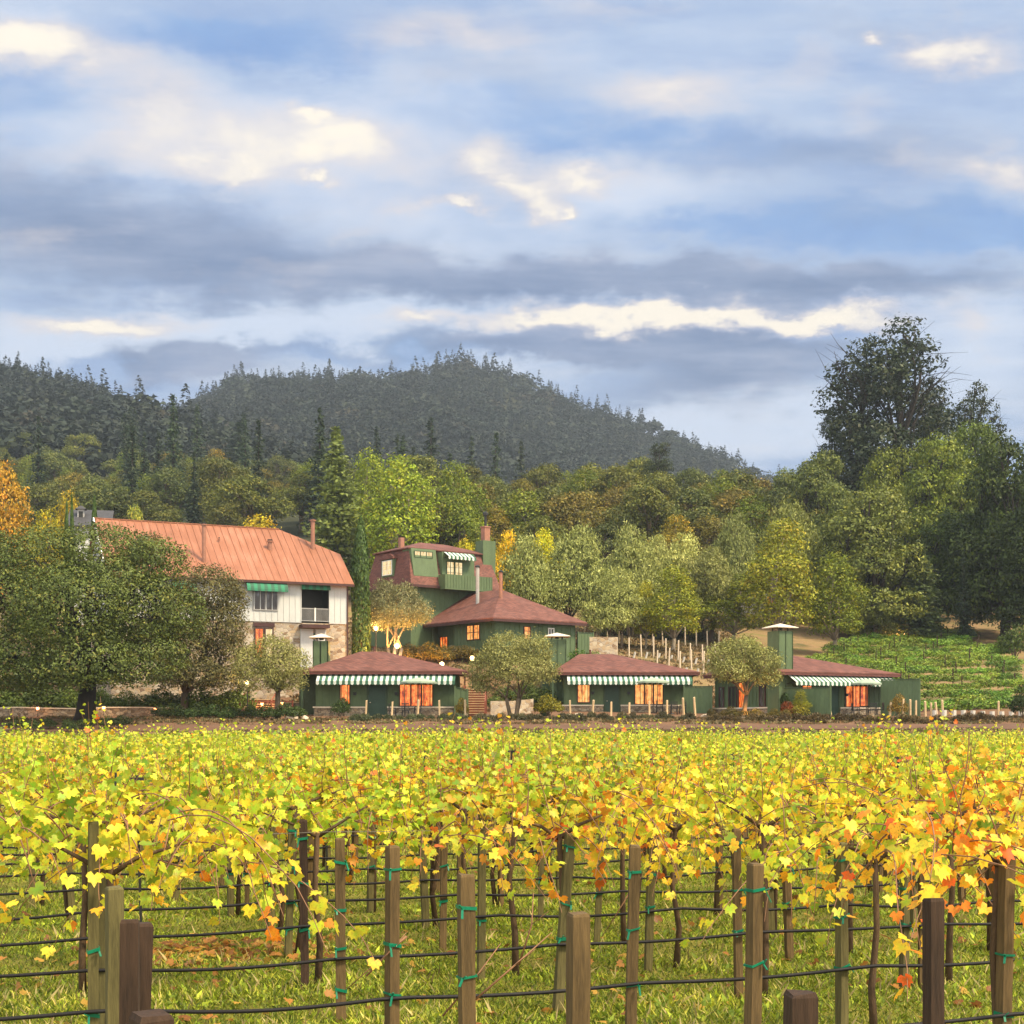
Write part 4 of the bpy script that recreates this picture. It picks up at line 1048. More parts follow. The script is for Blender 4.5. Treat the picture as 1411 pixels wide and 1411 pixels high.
# ---- the trees one can name
# big live oak on the left, built for itself
def big_oak(name, label, px, d, lobes_px, pal, seed, r0, fork, leaf, n, base_off=0.0, bark='bark_dark', sprig=0.0, stems=1):
    rng = np.random.default_rng(seed); x = PX(px, d); z = TZ(x, d) + base_off
    L = []
    for (lx, ly, rx, ry, dd) in lobes_px:
        dist = d + dd; L.append((PX(lx, dist) - x, dd, PZ(ly, dist) - z, rx / F * d, rx / F * d * .95, ry / F * d))
    t = thing(name, label, 'tree', (x, d, z))
    part('trunk', branchy(rng, L, fork, r0, stems, .3, twigs=4), bark, t, True)
    V, Fq, c = lobed_crown(rng, L, n, 9, leaf * 1.25, leaf, pal, up=.3, shell=.55, low=-.75, sprig=sprig, spread=.26, asp=.5 if not sprig else .32)
    o = link('crown', np_mesh('crown', V, Fq, ['leaves'], c), t)
    return t
OAK2 = [((0.089, 0.118, 0.024), 5), ((0.116, 0.145, 0.028), 4), ((0.173, 0.173, 0.032), 1.5), ((0.058, 0.079, 0.018), 4)]
big_oak('oak_tree', 'huge dark spreading oak with a black trunk in front of the white guesthouse', 118, 89,
        [(60, 775, 75, 50, 0), (140, 765, 75, 42, 1), (215, 775, 45, 36, 0), (10, 830, 75, 60, -1), (100, 840, 80, 60, -3), (190, 840, 60, 55, -1), (30, 905, 75, 45, -2), (120, 915, 75, 42, -3), (-50, 880, 70, 80, 0),
         (205, 905, 52, 40, -1), (245, 850, 40, 45, 1), (-20, 780, 60, 50, 1), (178, 795, 48, 46, 1), (185, 865, 52, 44, 0), (150, 815, 60, 50, -1), (65, 930, 60, 24, -3), (170, 925, 55, 26, -2), (5, 935, 55, 24, -1)], OAK2, 11, .62, 2.4, .19, 9800)
big_oak('oak_tree', 'smaller olive-green oak between the huge dark oak and the cottage path', 252, 97,
        [(290, 815, 42, 36, 0), (245, 845, 38, 38, -1), (300, 865, 40, 36, 0), (255, 900, 42, 36, -1), (318, 900, 24, 22, 0), (215, 880, 36, 40, 0), (260, 930, 50, 24, -1), (310, 935, 30, 20, -.5), (205, 760, 24, 26, 2), (315, 830, 24, 26, 0)], [((.14, .135, .045), 5), ((.175, .165, .05), 4), ((.23, .18, .055), 1.5), ((.10, .10, .035), 3)], 12, .3, 1.6, .18, 3600, bark='bark')
OLV = [((0.266, 0.264, 0.075), 5), ((0.334, 0.324, 0.099), 3), ((0.179, 0.183, 0.050), 3), ((0.416, 0.389, 0.123), 1)]
big_oak('olive_tree', 'grey-green olive with a bent trunk beside the black lamp post', 380, 92, [(345, 915, 26, 24, 0), (375, 900, 30, 24, 0), (402, 915, 24, 24, 0), (360, 938, 30, 16, -.5), (398, 940, 22, 14, 0), (385, 920, 26, 24, -.8)], OLV, 21, .2, 1.7, .18, 1200, bark='bark', sprig=.5)
big_oak('olive_tree', 'wide pale olive with several leaning trunks between two green cottages', 708, 94, [(675, 920, 27, 22, 0), (700, 895, 32, 22, 0), (735, 895, 26, 22, .5), (745, 925, 24, 20, 0), (665, 945, 18, 12, 0), (715, 925, 36, 22, -1), (690, 905, 28, 20, -.6)], OLV, 22, .24, 1.3, .18, 1600, bark='bark', sprig=.6, stems=3)
big_oak('olive_tree', 'pale olive in front of the turned cottage with lit windows behind it', 1028, 94, [(1000, 905, 24, 20, 0), (1022, 895, 27, 18, 0), (1050, 912, 24, 20, 0), (1010, 925, 24, 16, -.5), (1055, 932, 20, 14, 0), (990, 920, 16, 14, 0)], OLV, 23, .17, 1.5, .18, 1250, bark='bark', sprig=.6)
big_oak('olive_tree', 'olive with orange-lit trunks beside the tall cypress below the mansard house', 543, 113, [(530, 835, 24, 22, 0), (555, 830, 22, 24, 0), (575, 845, 18, 18, 0), (520, 855, 16, 18, 0), (545, 850, 26, 20, -.6), (530, 812, 10, 14, 0), (556, 815, 9, 12, 0)], [((.24, .24, .10), 4), ((.30, .28, .13), 3), ((.18, .18, .07), 3)], 24, .3, 1.9, .2, 1500, bark='bark_pale', sprig=.8, stems=3)
tree_px('cypress_tree', 'cypress', 'tall slim dark cypress between the white guesthouse and the green mansard house', 497, 112, 712, 29, (.8, .85, .7))
for px, top, w, d, lb in ((92, 688, 9, 121, 'shorter left cypress tip of the pair behind the white guesthouse roof'), (99, 677, 8, 122, 'taller thin cypress tip of the pair behind the white guesthouse roof'), (130, 683, 14, 121, 'single cypress tip at the left end of the orange roof ridge')):
    tree_px('cypress_tree', 'cypress', lb, px, d, top, w, (.95, 1.05, .8))
tree_px('conifer_tree', 'airy_conifer', 'light green pointed conifer with level boughs behind the cypress', 463, 185, 586, 118, (1.35, 1.4, .95))
tree_px('broadleaf_tree', 'broadleaf', 'tall light green tree right of the pointed conifer', 550, 180, 628, 130, (.9, .95, .62), var=0)
tree_px('broadleaf_tree', 'broadleaf', 'narrow green tree squeezed between the pointed conifer and its tall neighbour', 505, 195, 618, 85, (.75, .82, .5), var=1)
tree_px('broadleaf_tree', 'broadleaf', 'mid green tree above the ridge of the mansard roof', 635, 190, 632, 90, (.5, .58, .38), var=2)
tree_px('broadleaf_tree', 'broadleaf', 'rounded bright yellow tree above the orange roof', 352, 150, 708, 100, (1.9, 1.25, .5), var=3)
tree_px('broadleaf_tree', 'broadleaf', 'orange-brown autumn tree at the far left edge behind the oak', 5, 150, 636, 90, (1.35, .72, .5), var=0)
tree_px('broadleaf_tree', 'broadleaf', 'golden tree behind the two small cypress tips', 92, 160, 676, 60, (1.55, .95, .5), var=1)
tree_px('broadleaf_tree', 'broadleaf', 'yellow-green tree between the orange-brown tree and the golden tree', 52, 140, 700, 70, (1.4, 1.0, .5), var=2)
tree_px('broadleaf_tree', 'broadleaf', 'small pale green tree showing over the left of the orange roof', 184, 165, 697, 50, (1.3, 1.25, 1.6), var=3)
tree_px('broadleaf_tree', 'broadleaf', 'bright golden yellow tree just right of the big green chimney', 702, 150, 732, 56, (2.6, 1.6, .3), var=0)
tree_px('broadleaf_tree', 'broadleaf', 'lemon yellow tree just left of the big green chimney', 640, 152, 742, 56, (2.0, 1.5, .4), var=1)
tree_px('broadleaf_tree', 'broadleaf', 'lime yellow tree rising behind the pale olives', 752, 160, 730, 60, (1.9, 1.5, .4), var=2)
tree_px('broadleaf_tree', 'broadleaf', 'tall light green tree hiding the grey roof, yellowish at the top', 1068, 140, 716, 120, (1.05, .95, .75), var=3)
tree_px('broadleaf_tree', 'broadleaf', 'feathery green tree rising right above the tall corner chimney of the turned cottage', 1148, 142, 762, 95, (.72, .72, .55), var=0)
tree_px('broadleaf_tree', 'broadleaf', 'low green tree left of the feathery one above the corner chimney', 1010, 145, 788, 95, (.72, .74, .5), var=2)
tree_px('broadleaf_tree', 'broadleaf', 'small yellowing tree on the slope above the rows of pale stakes', 928, 138, 778, 88, (1.0, .92, .5), var=1)
tree_px('broadleaf_tree', 'broadleaf', 'yellow-green sapling at the left of the small yellowing tree', 890, 139, 800, 46, (1.15, .95, .5), var=3)
for px, d, top, w, lb, tn in ((727, 140, 738, 110, 'grey-green olive touching the right side of the big green chimney', .8), (798, 142, 730, 125, 'broad pale olive, second to the right of the big green chimney', .95), (868, 150, 722, 110, 'tallest pale olive in the row behind the green hillside house', 1.0),
                              (850, 138, 784, 100, 'low olive in front of the tallest pale olive', .9), (945, 152, 736, 105, 'pale feathery olive left of the grey-roofed house', 1.1), (975, 148, 752, 105, 'round grey-green olive in front of the grey roof', .85), (905, 158, 742, 80, 'slim pale olive between two broader pale olives', 1.0),
                              (1010, 160, 706, 85, 'small olive above the grey roof', .75)):
    tree_px('olive_tree', 'olive', lb, px, d, top, w, (tn, tn, tn * .92))
tree_px('olive_tree', 'olive', 'large olive-green rounded tree behind the tall light green tree', 1085, 165, 690, 125, (.72, .72, .55), var=1)
tree_px('oak_tree', 'great_oak', 'massive dusty grey-green oak in the middle of the right-hand wood', 1205, 160, 660, 165, (1.2, 1.2, 1.2), var=0)
tree_px('oak_tree', 'great_oak', 'bluish grey-green oak left of the massive dusty one', 1150, 172, 655, 110, (.95, 1.1, 1.2), var=1)
tree_px('oak_tree', 'great_oak', 'round grey-green oak standing behind the bluish one', 1130, 190, 616, 130, (.95, 1.1, 1.1), var=2)
tree_px('oak_tree', 'great_oak', 'bright mid green oak right of the massive dusty one', 1290, 180, 596, 150, (1.35, 1.5, .75), var=3)
tree_px('oak_tree', 'great_oak', 'green oak with light leaves in front of the tallest tree', 1225, 196, 600, 120, (1.25, 1.4, .7), var=1)
tree_px('oak_tree', 'great_oak', 'dark green oak at the right edge above the dirt bank', 1385, 160, 590, 170, (.40, .52, .34), var=0)
tree_px('oak_tree', 'great_oak', 'dark green low oak beside the dirt bank', 1330, 165, 690, 150, (.42, .55, .36), var=1)
tree_px('oak_tree', 'great_oak', 'dark oak at the right edge, standing close above the sloping vines', 1440, 150, 640, 150, (.28, .37, .25), var=2)
tree_px('oak_tree', 'great_oak', 'green oak filling the gap between the massive dusty oak and the dark edge', 1345, 190, 575, 130, (.6, .8, .42), var=3)
tree_px('conifer_tree', 'airy_conifer', 'dark feathery conifer left of the dirt bank', 1268, 158, 742, 90, (.55, .6, .6))
tree_px('conifer_tree', 'conifer', 'small blackish conifer beside the dirt bank', 1328, 157, 762, 40, (.9, .9, .9))
tree_px('small_tree', 'olive', 'small round tree with a pale stem above the green vine slope', 1212, 158, 822, 62, (.42, .46, .32), var=0)
tree_px('eucalyptus_tree', 'eucalyptus', 'tallest tree, a dark ragged eucalyptus standing against the sky', 1238, 205, 438, 235, (.95, .95, .9), var=0, rot=.5)
tree_px('eucalyptus_tree', 'eucalyptus', 'dark broad eucalyptus close against the left side of the tallest tree', 1188, 207, 476, 200, (.95, .95, .9), var=1, rot=1.1)
tree_px('eucalyptus_tree', 'eucalyptus', 'second dark eucalyptus, lower, right of the tallest tree', 1340, 212, 534, 135, (1, 1, 1), var=1, rot=2.0)
tree_px('eucalyptus_tree', 'eucalyptus', 'thin ragged eucalyptus leaning out left of the tallest tree', 1150, 214, 560, 90, (1.2, 1.1, .9), var=2, rot=1.2)
tree_px('eucalyptus_tree', 'eucalyptus', 'dark eucalyptus crowded behind the right foot of the tallest tree', 1275, 222, 520, 110, (.9, .9, .9), var=1, rot=4.0)
tree_px('pine_tree', 'eucalyptus', 'flat-topped dark pine standing above the oak wood', 908, 245, 604, 64, (1.2, 1.2, .9), var=2, rot=.3)

# ---- the wooded slope behind the houses: one object per tree
rng_ = random.Random(77)
placed = []
def free(x, y, r):
    return all((x - a) ** 2 + (y - b) ** 2 > (r + c) ** 2 * .22 for a, b, c in placed)
KINDS = [
  ('oak', 'oak_tree', 'rounded dull green oak in the wood on the slope behind the houses', 'dull green oaks in the wood', (.85, .92, .72), 9, 15),
  ('oak', 'oak_tree', 'brownish olive oak in the wood on the slope behind the houses', 'brownish oaks in the wood', (1.05, .88, .58), 9, 14),
  ('oak', 'oak_tree', 'grey-green oak in the wood on the slope behind the houses', 'grey-green oaks in the wood', (.72, .86, .92), 9, 15),
  ('broadleaf', 'broadleaf_tree', 'rusty autumn tree in the wood on the slope behind the houses', 'rusty trees in the wood', (.85, .55, .42), 9, 13),
  ('broadleaf', 'broadleaf_tree', 'light green tree in the wood on the slope behind the houses', 'light green trees in the wood', (.55, .60, .50), 9, 14),
  ('conifer', 'conifer_tree', 'dark pointed conifer in the hazy wood on the slope', 'dark conifers in the hazy wood', (1.0, 1.05, 1.0), 17, 27),
]
def scatter(pxr, dr, n, weights, hk=1.0):
    got = tries = 0
    while got < n and tries < n * 40:
        tries += 1
        d = math.sqrt(rng_.uniform(dr[0] ** 2, dr[1] ** 2)); px = rng_.uniform(*pxr); x = PX(px, d)
        kind, nm, lb, gp, tint, h0, h1 = rng_.choices(KINDS, weights)[0]
        h = rng_.uniform(h0, h1) * hk; w = h * rng_.uniform(.85, 1.15) if kind != 'conifer' else h * rng_.uniform(.32, .42)
        if kind == 'broadleaf': w = h * rng_.uniform(.6, .8)
        if not free(x, d, w / 2 + 1.2): continue
        placed.append((x, d, w / 2)); j = rng_.uniform(.82, 1.2)
        plant(nm, kind, lb, 'tree', x, d, h, w, tuple(c * j for c in tint), gp); got += 1
scatter((570, 1130), (185, 268), 95, (9, 4.5, 5, .6, 3, 0))
scatter((1100, 1480), (200, 262), 26, (6, 2, 6, 0, 3, 0))
scatter((-60, 600), (215, 430), 125, (5, 1.6, 6, .8, 3, 3.4), 1.0)
for px, d, top, w, lb in ((330, 430, 582, 62, 'largest dark conifer on the hazy slope above the orange roof'), (392, 440, 622, 52, 'dark conifer just right of the largest one on the hazy slope'), (548, 330, 597, 26, 'small dark pointed conifer left of the two tall ones below the ridge'),
                          (594, 340, 573, 42, 'tallest of the dark pointed conifers below the ridge'), (570, 335, 615, 30, 'low dark conifer tucked left of the tallest pointed one'), (650, 330, 600, 28, 'slim dark conifer right of the tallest pointed one'),
                          (683, 335, 594, 30, 'dark conifer with a broad base, second right of the tallest pointed one'), (718, 335, 606, 28, 'last dark conifer on the right of the pointed group'), (620, 338, 622, 34, 'low dark conifer right of the tallest pointed one')):
    tree_px('conifer_tree', 'conifer', lb, px, d, top, w * 1.75, (1.0, 1.0, .95))

# ---- the far hillside reads as one mass of forest
def low_tree(rng, kind):
    if kind == 'con':
        n = 130; z = rng.random(n) ** 1.25; a = rng.random(n) * 6.283; rr = .19 * (1 - z) * rng.uniform(.5, 1.1, n) + .008
        C = np.stack([np.cos(a) * rr, np.sin(a) * rr, .05 + z * .95], 1); N = np.stack([np.cos(a) * .6, np.sin(a) * .6, .8 + 0 * a], 1) + rng.normal(size=(n, 3)) * .5
        V, Fq = leafcloud(rng, C, N, .11 * (1.15 - .75 * z) * rng.uniform(.7, 1.4, n), .55, -.1, np.stack([np.cos(a), np.sin(a), -.4 + 0 * a], 1)); pal = [((.012, .018, .011), 3), ((.009, .014, .009), 3), ((.019, .023, .012), 1)]
    else:
        n = 150; d = unit(rng.normal(size=(n, 3))); d[:, 2] = np.abs(d[:, 2]) * .9 - .15; lob = rng.normal(size=(5, 3)) * .13; C = lob[rng.integers(0, 5, n)] + d * np.array([.33, .33, .32]) * rng.uniform(.75, 1.05, (n, 1)) + np.array([0, 0, .55])
        V, Fq = leafcloud(rng, C, d * .8 + rng.normal(size=(n, 3)) * .6 + np.array([0, 0, .3]), .155 * rng.uniform(.7, 1.4, n), .7, .1); pal = [((.015, .023, .013), 4), ((.021, .028, .014), 3), ((.034, .03, .015), .6), ((.011, .018, .012), 3)]
    tone = rng.uniform(.8, 1.2, (n, 1))
    return V, Fq, tone, pal
rng = np.random.default_rng(9)
protos = [low_tree(rng, 'con') for _ in range(5)] + [low_tree(rng, 'oak') for _ in range(5)]
pts = []
for y in np.arange(415, 1180, 9.0):
    step = 8.5 if y < 800 else 9.5
    xs = np.arange(-.47 * y, .40 * y, step); xs = xs + rng.normal(size=len(xs)) * 2.6
    pts.append(np.stack([xs, y + rng.normal(size=len(xs)) * 2.6], 1))
pts = np.concatenate(pts)
zt = terrain(pts[:, 0], pts[:, 1])
pxs_ = CX + F * pts[:, 0] / pts[:, 1]
el_ = (zt + 24 - EYE) / pts[:, 1]
# drop what lies wholly behind nearer ground
order = np.argsort(pts[:, 1]); keep = np.zeros(len(pts), bool); hor = np.full(400, -1.0)
for i in order:
    b = int(np.clip((pxs_[i] + 900) / 8, 0, 399))
    keep[i] = el_[i] > hor[b]; hor[b] = max(hor[b], (zt[i] + 2 - EYE) / pts[i, 1])
pts, zt, pxs_ = pts[keep], zt[keep], pxs_[keep]
Vs, Fs, Cs, o = [], [], [], 0
for i in range(len(pts)):
    x, y = pts[i]
    pc = .30 + .36 * np.clip((y - 600) / 350, 0, 1) + (.25 if (pxs_[i] < 240 and y > 600) else 0)
    con = rng.random() < pc
    V, Fq, tone, pal = protos[rng.integers(0, 5) + (0 if con else 5)]
    h = rng.uniform(11, 19) if con else rng.uniform(9, 14)
    if con and rng.random() < .12: h *= 1.4
    a = rng.random() * 6.283; ca, sa = math.cos(a), math.sin(a); s = h * rng.uniform(1.1, 1.6)
    if not con: s = h * rng.uniform(1.15, 1.5)
    P = np.stack([(V[:, 0] * ca - V[:, 1] * sa) * s + x, (V[:, 0] * sa + V[:, 1] * ca) * s + y, V[:, 2] * h + zt[i] - .5], 1)
    base = pick(rng, pal, 1)[0] * rng.uniform(.75, 1.3)
    Vs.append(P); Fs.append(Fq + o); Cs.append(np.repeat(base[None, :] * tone, 4, 0)); o += len(V)
Vs, Fs, Cs = map(np.concatenate, (Vs, Fs, Cs))
print('far trees', len(pts), 'faces', len(Fs))
tag(link('far_forest', np_mesh('far_forest', Vs, Fs, ['far_leaves'], Cs)), 'dark hazy forest covering the far ridge and hillside', None, None, 'stuff')
# ------------------------------------------------------------------ gardens around the cottages
def lamp_light(parent, loc, e, col=(1, .62, .3), r=.12):
    l = bpy.data.lights.new('lamp_light', 'POINT'); l.energy = e; l.color = col; l.shadow_soft_size = r
    o = bpy.data.objects.new('lamp_light', l); COL.objects.link(o); o.parent = parent; o.location = loc
    return o
# patio umbrellas
def umbrella(label, x, y, r=1.25, h=2.35):
    t = thing('patio_umbrella', label, 'umbrella', (x, y, TZ(x, y)), .2, 'patio umbrellas')
    m = MB(); m.lathe([(.03, 0), (.03, h - .05)], 0, 0, 8); part('pole', m, 'dark_metal', t)
    m = MB(); n = 8; vs = [(0, 0, h + .28), (0, 0, h + .24)]
    for rr, zz in ((r * .5, h + .17), (r, h - .02)):
        for k in range(n): a = 6.283 * k / n; vs.append((rr * math.cos(a), rr * math.sin(a), zz))
    for k in range(n): a = 6.283 * k / n; vs.append((r * math.cos(a), r * math.sin(a), h - .14))
    for k in range(n): a = 6.283 * k / n; vs.append((r * .49 * math.cos(a), r * .49 * math.sin(a), h + .14))
    f = []
    for k in range(n):
        q = (k + 1) % n
        f += [(0, 2 + k, 2 + q), (2 + k, 10 + k, 10 + q, 2 + q), (10 + k, 18 + k, 18 + q, 10 + q), (18 + k, 26 + k, 26 + q, 18 + q), (1, 26 + q, 26 + k)]
    m.add(vs, f); part('canopy', m, 'sage_canvas', t)
    m = MB(); m.lathe([(.3, 0), (.3, .05), (.05, .12)], 0, 0, 10); part('base', m, 'dark_metal', t)
umbrella('sage green umbrella in front of the orange-lit window of the cottage nearest the guesthouse', PX(577, 96.3), 96.3)
umbrella('sage green umbrella in front of the amber triple window of the middle cottage', PX(900, 104.6), 104.6)
umbrella('sage green umbrella beside the glowing window of the turned cottage', PX(1194, 100.3), 100.3, 1.1)
def chair(label, x, y, rz):
    t = thing('patio_chair', label, 'chair', (x, y, TZ(x, y)), rz, 'dark patio chairs')
    m = MB(); m.box(-.24, .24, -.24, .24, .42, .46); part('seat', m, 'dark_metal', t)
    m = MB(); m.box(-.24, -.21, .21, .24, .461, .95); m.box(.21, .24, .21, .24, .461, .95); m.box(-.21, .21, .21, .24, .9, .95)
    for k in range(5): u = -.16 + k * .08; m.box(u - .015, u + .015, .215, .235, .461, .9)
    part('backrest', m, 'dark_metal', t)
    for sx in (-1, 1):
        for sy in (-1, 1):
            m = MB(); m.beam((sx * .21, sy * .21, .419), (sx * .24, sy * .25, 0), .03, .03); part('leg', m, 'dark_metal', t)
        m = MB(); m.box(sx * .25 - .02, sx * .25 + .02, -.22, .209, .62, .65); m.box(sx * .25 - .015, sx * .25 + .015, -.21, -.18, .461, .62); part('armrest', m, 'dark_metal', t)
def table(label, x, y):
    t = thing('patio_table', label, 'table', (x, y, TZ(x, y)), 0, 'dark patio tables')
    m = MB(); m.lathe([(.48, .70), (.5, .715), (.5, .74)], 0, 0, 16); part('table_top', m, 'dark_metal', t)
    m = MB(); m.lathe([(.04, .08), (.04, .699)], 0, 0, 8); part('leg', m, 'dark_metal', t)
    m = MB(); m.lathe([(.28, 0), (.26, .05), (.06, .08)], 0, 0, 12); part('base', m, 'dark_metal', t)
where = ['the cottage nearest the guesthouse', 'the middle cottage', 'the turned cottage']
for k, (px, d) in enumerate(((558, 96.2), (925, 104.5), (1196, 99.2))):
    x = PX(px, d)
    table(f'round dark patio table in front of {where[k]}', x, d)
    for q, (dx_, dy_, rz) in enumerate(((-.85, 0, 1.57), (.85, .05, -1.57), (.1, -.85, 3.14))):
        chair(f'dark slatted patio chair {["left of", "right of", "in front of"][q]} the table at {where[k]}', x + dx_, d + dy_, rz)

# green board screens
def screen(label, x, y, deg, L, h, z=None, slope=0.0):
    t = thing('privacy_screen', label, 'fence', (x, y, TZ(x, y) - .02 if z is None else z), R(deg))
    m = MB(); m.hexa([(0, -.03, -.6), (L, -.03, -.6), (L, .03, -.6), (0, .03, -.6)], [(0, -.03, h), (L, -.03, h + slope), (L, .03, h + slope), (0, .03, h)])
    for i in range(int(L / .35) + 1): u = min(i * .35, L - .05); m.box(u, u + .05, -.055, -.031, -.5, h + slope * u / L - .06)
    part('board_panel', m, 'green_paint', t)
    m = MB(); m.beam((-.03, 0, h + .05), (L + .03, 0, h + slope + .05), .14, .07); part('top_rail', m, 'dark_green_paint', t)
    for u in (-.06, L + .06):
        m = MB(); m.box(u - .06, u + .06, -.07, .07, -.6, h + (slope if u > 0 else 0) + .12); part('post', m, 'green_paint', t)
screen('narrow green board screen at the right end of the cottage nearest the guesthouse', PX(628, 97.5), 97.5, 8, .75, 2.0, slope=-.2)
screen('long green board screen at the right end of the middle cottage', PX(944, 105.5), 105.5, -14, 1.9, 1.95)
screen('green board screen on the right of the turned cottage beside the vine slope', PX(1216, 101), 101, -25, 2.5, 2.55)
screen('tall green board screen standing in front of the turned cottage corner', PX(1081, 96.2), 96.2, -30, 3.1, 1.95)
screen('green garden wall end panel right of the hillside house', PX(797, 125), 125, 37, 1.6, 2.6)

# wooden fence stakes along the cottage fronts
spots = [(504, 94.5), (540, 94.5), (575, 94.3), (606, 94.3), (641, 94.2), (644, 95.6), (786, 101), (816, 101), (842, 100.8), (867, 100.8), (895, 100.6), (919, 100.6), (942, 100.4), (958, 100.4), (1145, 96), (1226, 97.5), (1244, 97.2),
         (1254, 97.6), (1262, 98), (1275, 97.6), (1283, 98.2), (1291, 98), (1299, 98), (1376, 97)]
spots.sort()
m = MB(); m.hexa([(-.06, -.06, -.3), (.06, -.06, -.3), (.06, .06, -.3), (-.06, .06, -.3)], [(-.055, -.055, 1.1), (.055, -.055, 1.14), (.055, .055, 1.16), (-.055, .055, 1.12)])
sm = m.mesh('fence_stake', 'stake_wood')
for k, (px, d) in enumerate(spots):
    x = PX(px, d); o = link('fence_stake', sm); o.location = (x, d, TZ(x, d)); o.rotation_euler = (prng.gauss(0, .05), prng.gauss(0, .06), prng.random()); o.scale = (1, 1, prng.uniform(.85, 1.2))
    tag(o, f'short pale wooden stake, {ORD[k]} from the left along the cottage fronts', 'stake', 'stakes along the cottage fronts')

# clipped mounds along the bank and bushes by the walls: every one an object
def row_of(nm, kind, pts_, fmt, group, sz, tint):
    for k, (px, d) in enumerate(sorted(pts_)):
        x = PX(px, d); h = prng.uniform(*sz); j = prng.uniform(.7, 1.2)
        plant(nm, kind, fmt.format(ORD[k]), 'shrub', x, d, h, h * prng.uniform(1.5, 2.1), tuple(c * j for c in tint), group, crown_name='foliage')
row_of('garden_shrub', 'mound', [(488 + i * 15.5 + prng.uniform(-3, 3), 90.2 + prng.uniform(-.4, .4)) for i in range(11)], 'grey-green clipped mound, {} from the left in the row before the first cottage', 'mounds before the first cottage', (.42, .6), (.75, .85, .6))
row_of('garden_shrub', 'mound', [(660 + i * 14 + prng.uniform(-4, 4), 91 + prng.uniform(-1.5, 1)) for i in range(22)], 'loose grey-brown mound, {} from the left on the bank before the middle cottage', 'mounds before the middle cottage', (.4, .65), (.85, .75, .55))
row_of('garden_shrub', 'mound', [(975 + i * 15 + prng.uniform(-4, 4), 89 + prng.uniform(-1.5, 1)) for i in range(28)], 'low brownish mound, {} from the left on the bank before the turned cottage', 'mounds before the turned cottage', (.4, .75), (.95, .65, .42))
row_of('garden_shrub', 'bush', [(225 + i * 17 + prng.uniform(-4, 4), 91.5 + prng.uniform(-1, 1.5)) for i in range(12)], 'dark green rounded bush, {} from the left below the lamp-lit path', 'bushes below the lamp-lit path', (.7, 1.0), (.55, .75, .6))
row_of('garden_shrub', 'bush', [(-15 + i * 19 + prng.uniform(-6, 6), 98 + prng.uniform(-.8, 3)) for i in range(19)], 'leafy green bush, {} from the left on top of the low lamp-lit wall', 'bushes on the lamp-lit wall', (1.1, 1.9), (.95, 1.1, .55))
row_of('garden_shrub', 'bush', [(500 + i * 9.5 + prng.uniform(-3, 3), 116.0 + prng.uniform(-1.5, .6)) for i in range(17)], 'russet and green bush, {} from the left above the first cottage roof', 'bushes above the first cottage roof', (.9, 1.4), (1.4, .85, .5))
row_of('garden_shrub', 'bush', [(655 + i * 12 + prng.uniform(-5, 5), 108 + prng.uniform(-2, 2)) for i in range(9)], 'green bush, {} from the left below the hillside house', 'bushes below the hillside house', (.9, 1.4), (.9, 1.05, .6))
row_of('garden_shrub', 'mound', [(838 + i * 11 + prng.uniform(-4, 4), 152 + prng.uniform(-4, 4)) for i in range(14)], 'dusty mound, {} from the left on the brown slope under the olives', 'mounds on the brown slope', (1.0, 1.7), (.85, .8, .6))
row_of('garden_shrub', 'bush', [(1175 + i * 13 + prng.uniform(-5, 5), 162 + prng.uniform(-3, 3)) for i in range(10)], 'dull green bush, {} from the left along the top of the green vine slope', 'bushes above the vine slope', (1.6, 3.0), (.6, .62, .4))
row_of('garden_shrub', 'bush', [(20 + i * 24 + prng.uniform(-8, 8), 84 + prng.uniform(-1, 1)) for i in range(7)], 'dark low bush, {} from the left near the trunk of the huge oak', 'bushes near the oak trunk', (.5, .8), (.45, .55, .5))
row_of('garden_shrub', 'bush', [(980 + i * 14 + prng.uniform(-4, 4), 92.5 + prng.uniform(-.5, .8)) for i in range(8)], 'low mixed green and rust bush, {} from the left behind the boulders', 'bushes behind the boulders', (.4, .8), (1.2, .75, .5))
def bush_px(label, px, d, h, w, tint): 
    x = PX(px, d); plant('garden_shrub', 'bush', label, 'shrub', x, d, h, w, tint, crown_name='foliage')
bush_px('bright green bush beside the foot of the tall cypress', 487, 108, 2.3, 3.2, (.85, 1.25, .45))
bush_px('bright green trimmed bush above the left end of the middle cottage roof', 800, 119, 1.7, 3.0, (.9, 1.35, .45))
bush_px('second bright green trimmed bush, right of the small umbrella-capped chimney', 822, 119.5, 1.6, 2.2, (.9, 1.35, .45))
bush_px('yellow flowering bush in front of the middle cottage', 757, 96, 1.3, 2.0, (2.4, 1.8, .5))
bush_px('yellow-orange bush at the right end of the first cottage', 636, 94.8, 1.2, 1.0, (2.6, 1.5, .4))
bush_px('dark bush beside the first cottage door', 468, 95, 1.1, 1.3, (.45, .6, .4))
bush_px('round potted shrub under the narrow window of the first cottage', 474, 96.3, 1.2, .9, (.5, .65, .4))
bush_px('red-leaved bush in front of the tall green board screen', 1087, 94.3, 1.0, 1.4, (2.2, .45, .35))
bush_px('yellow-green bush in front of the tall green board screen', 1101, 94.2, .9, 1.6, (2.2, 1.7, .5))
bush_px('rust and gold bush before the screen at the turned cottage right end', 1237, 97.6, 1.4, 1.4, (2.2, 1.2, .5))
bush_px('round dark bush at the far right edge of the cottage bank', 1408, 92, 2.0, 1.8, (.35, .45, .3))
bush_px('large rounded bush at the right end of the wire-fenced upper vines', 1398, 140, 3.2, 3.6, (.65, .85, .4))
bush_px('small green bush standing in the lawn before the right-hand cottage bank', 1184, 77, .9, 1.2, (.9, 1.2, .5))
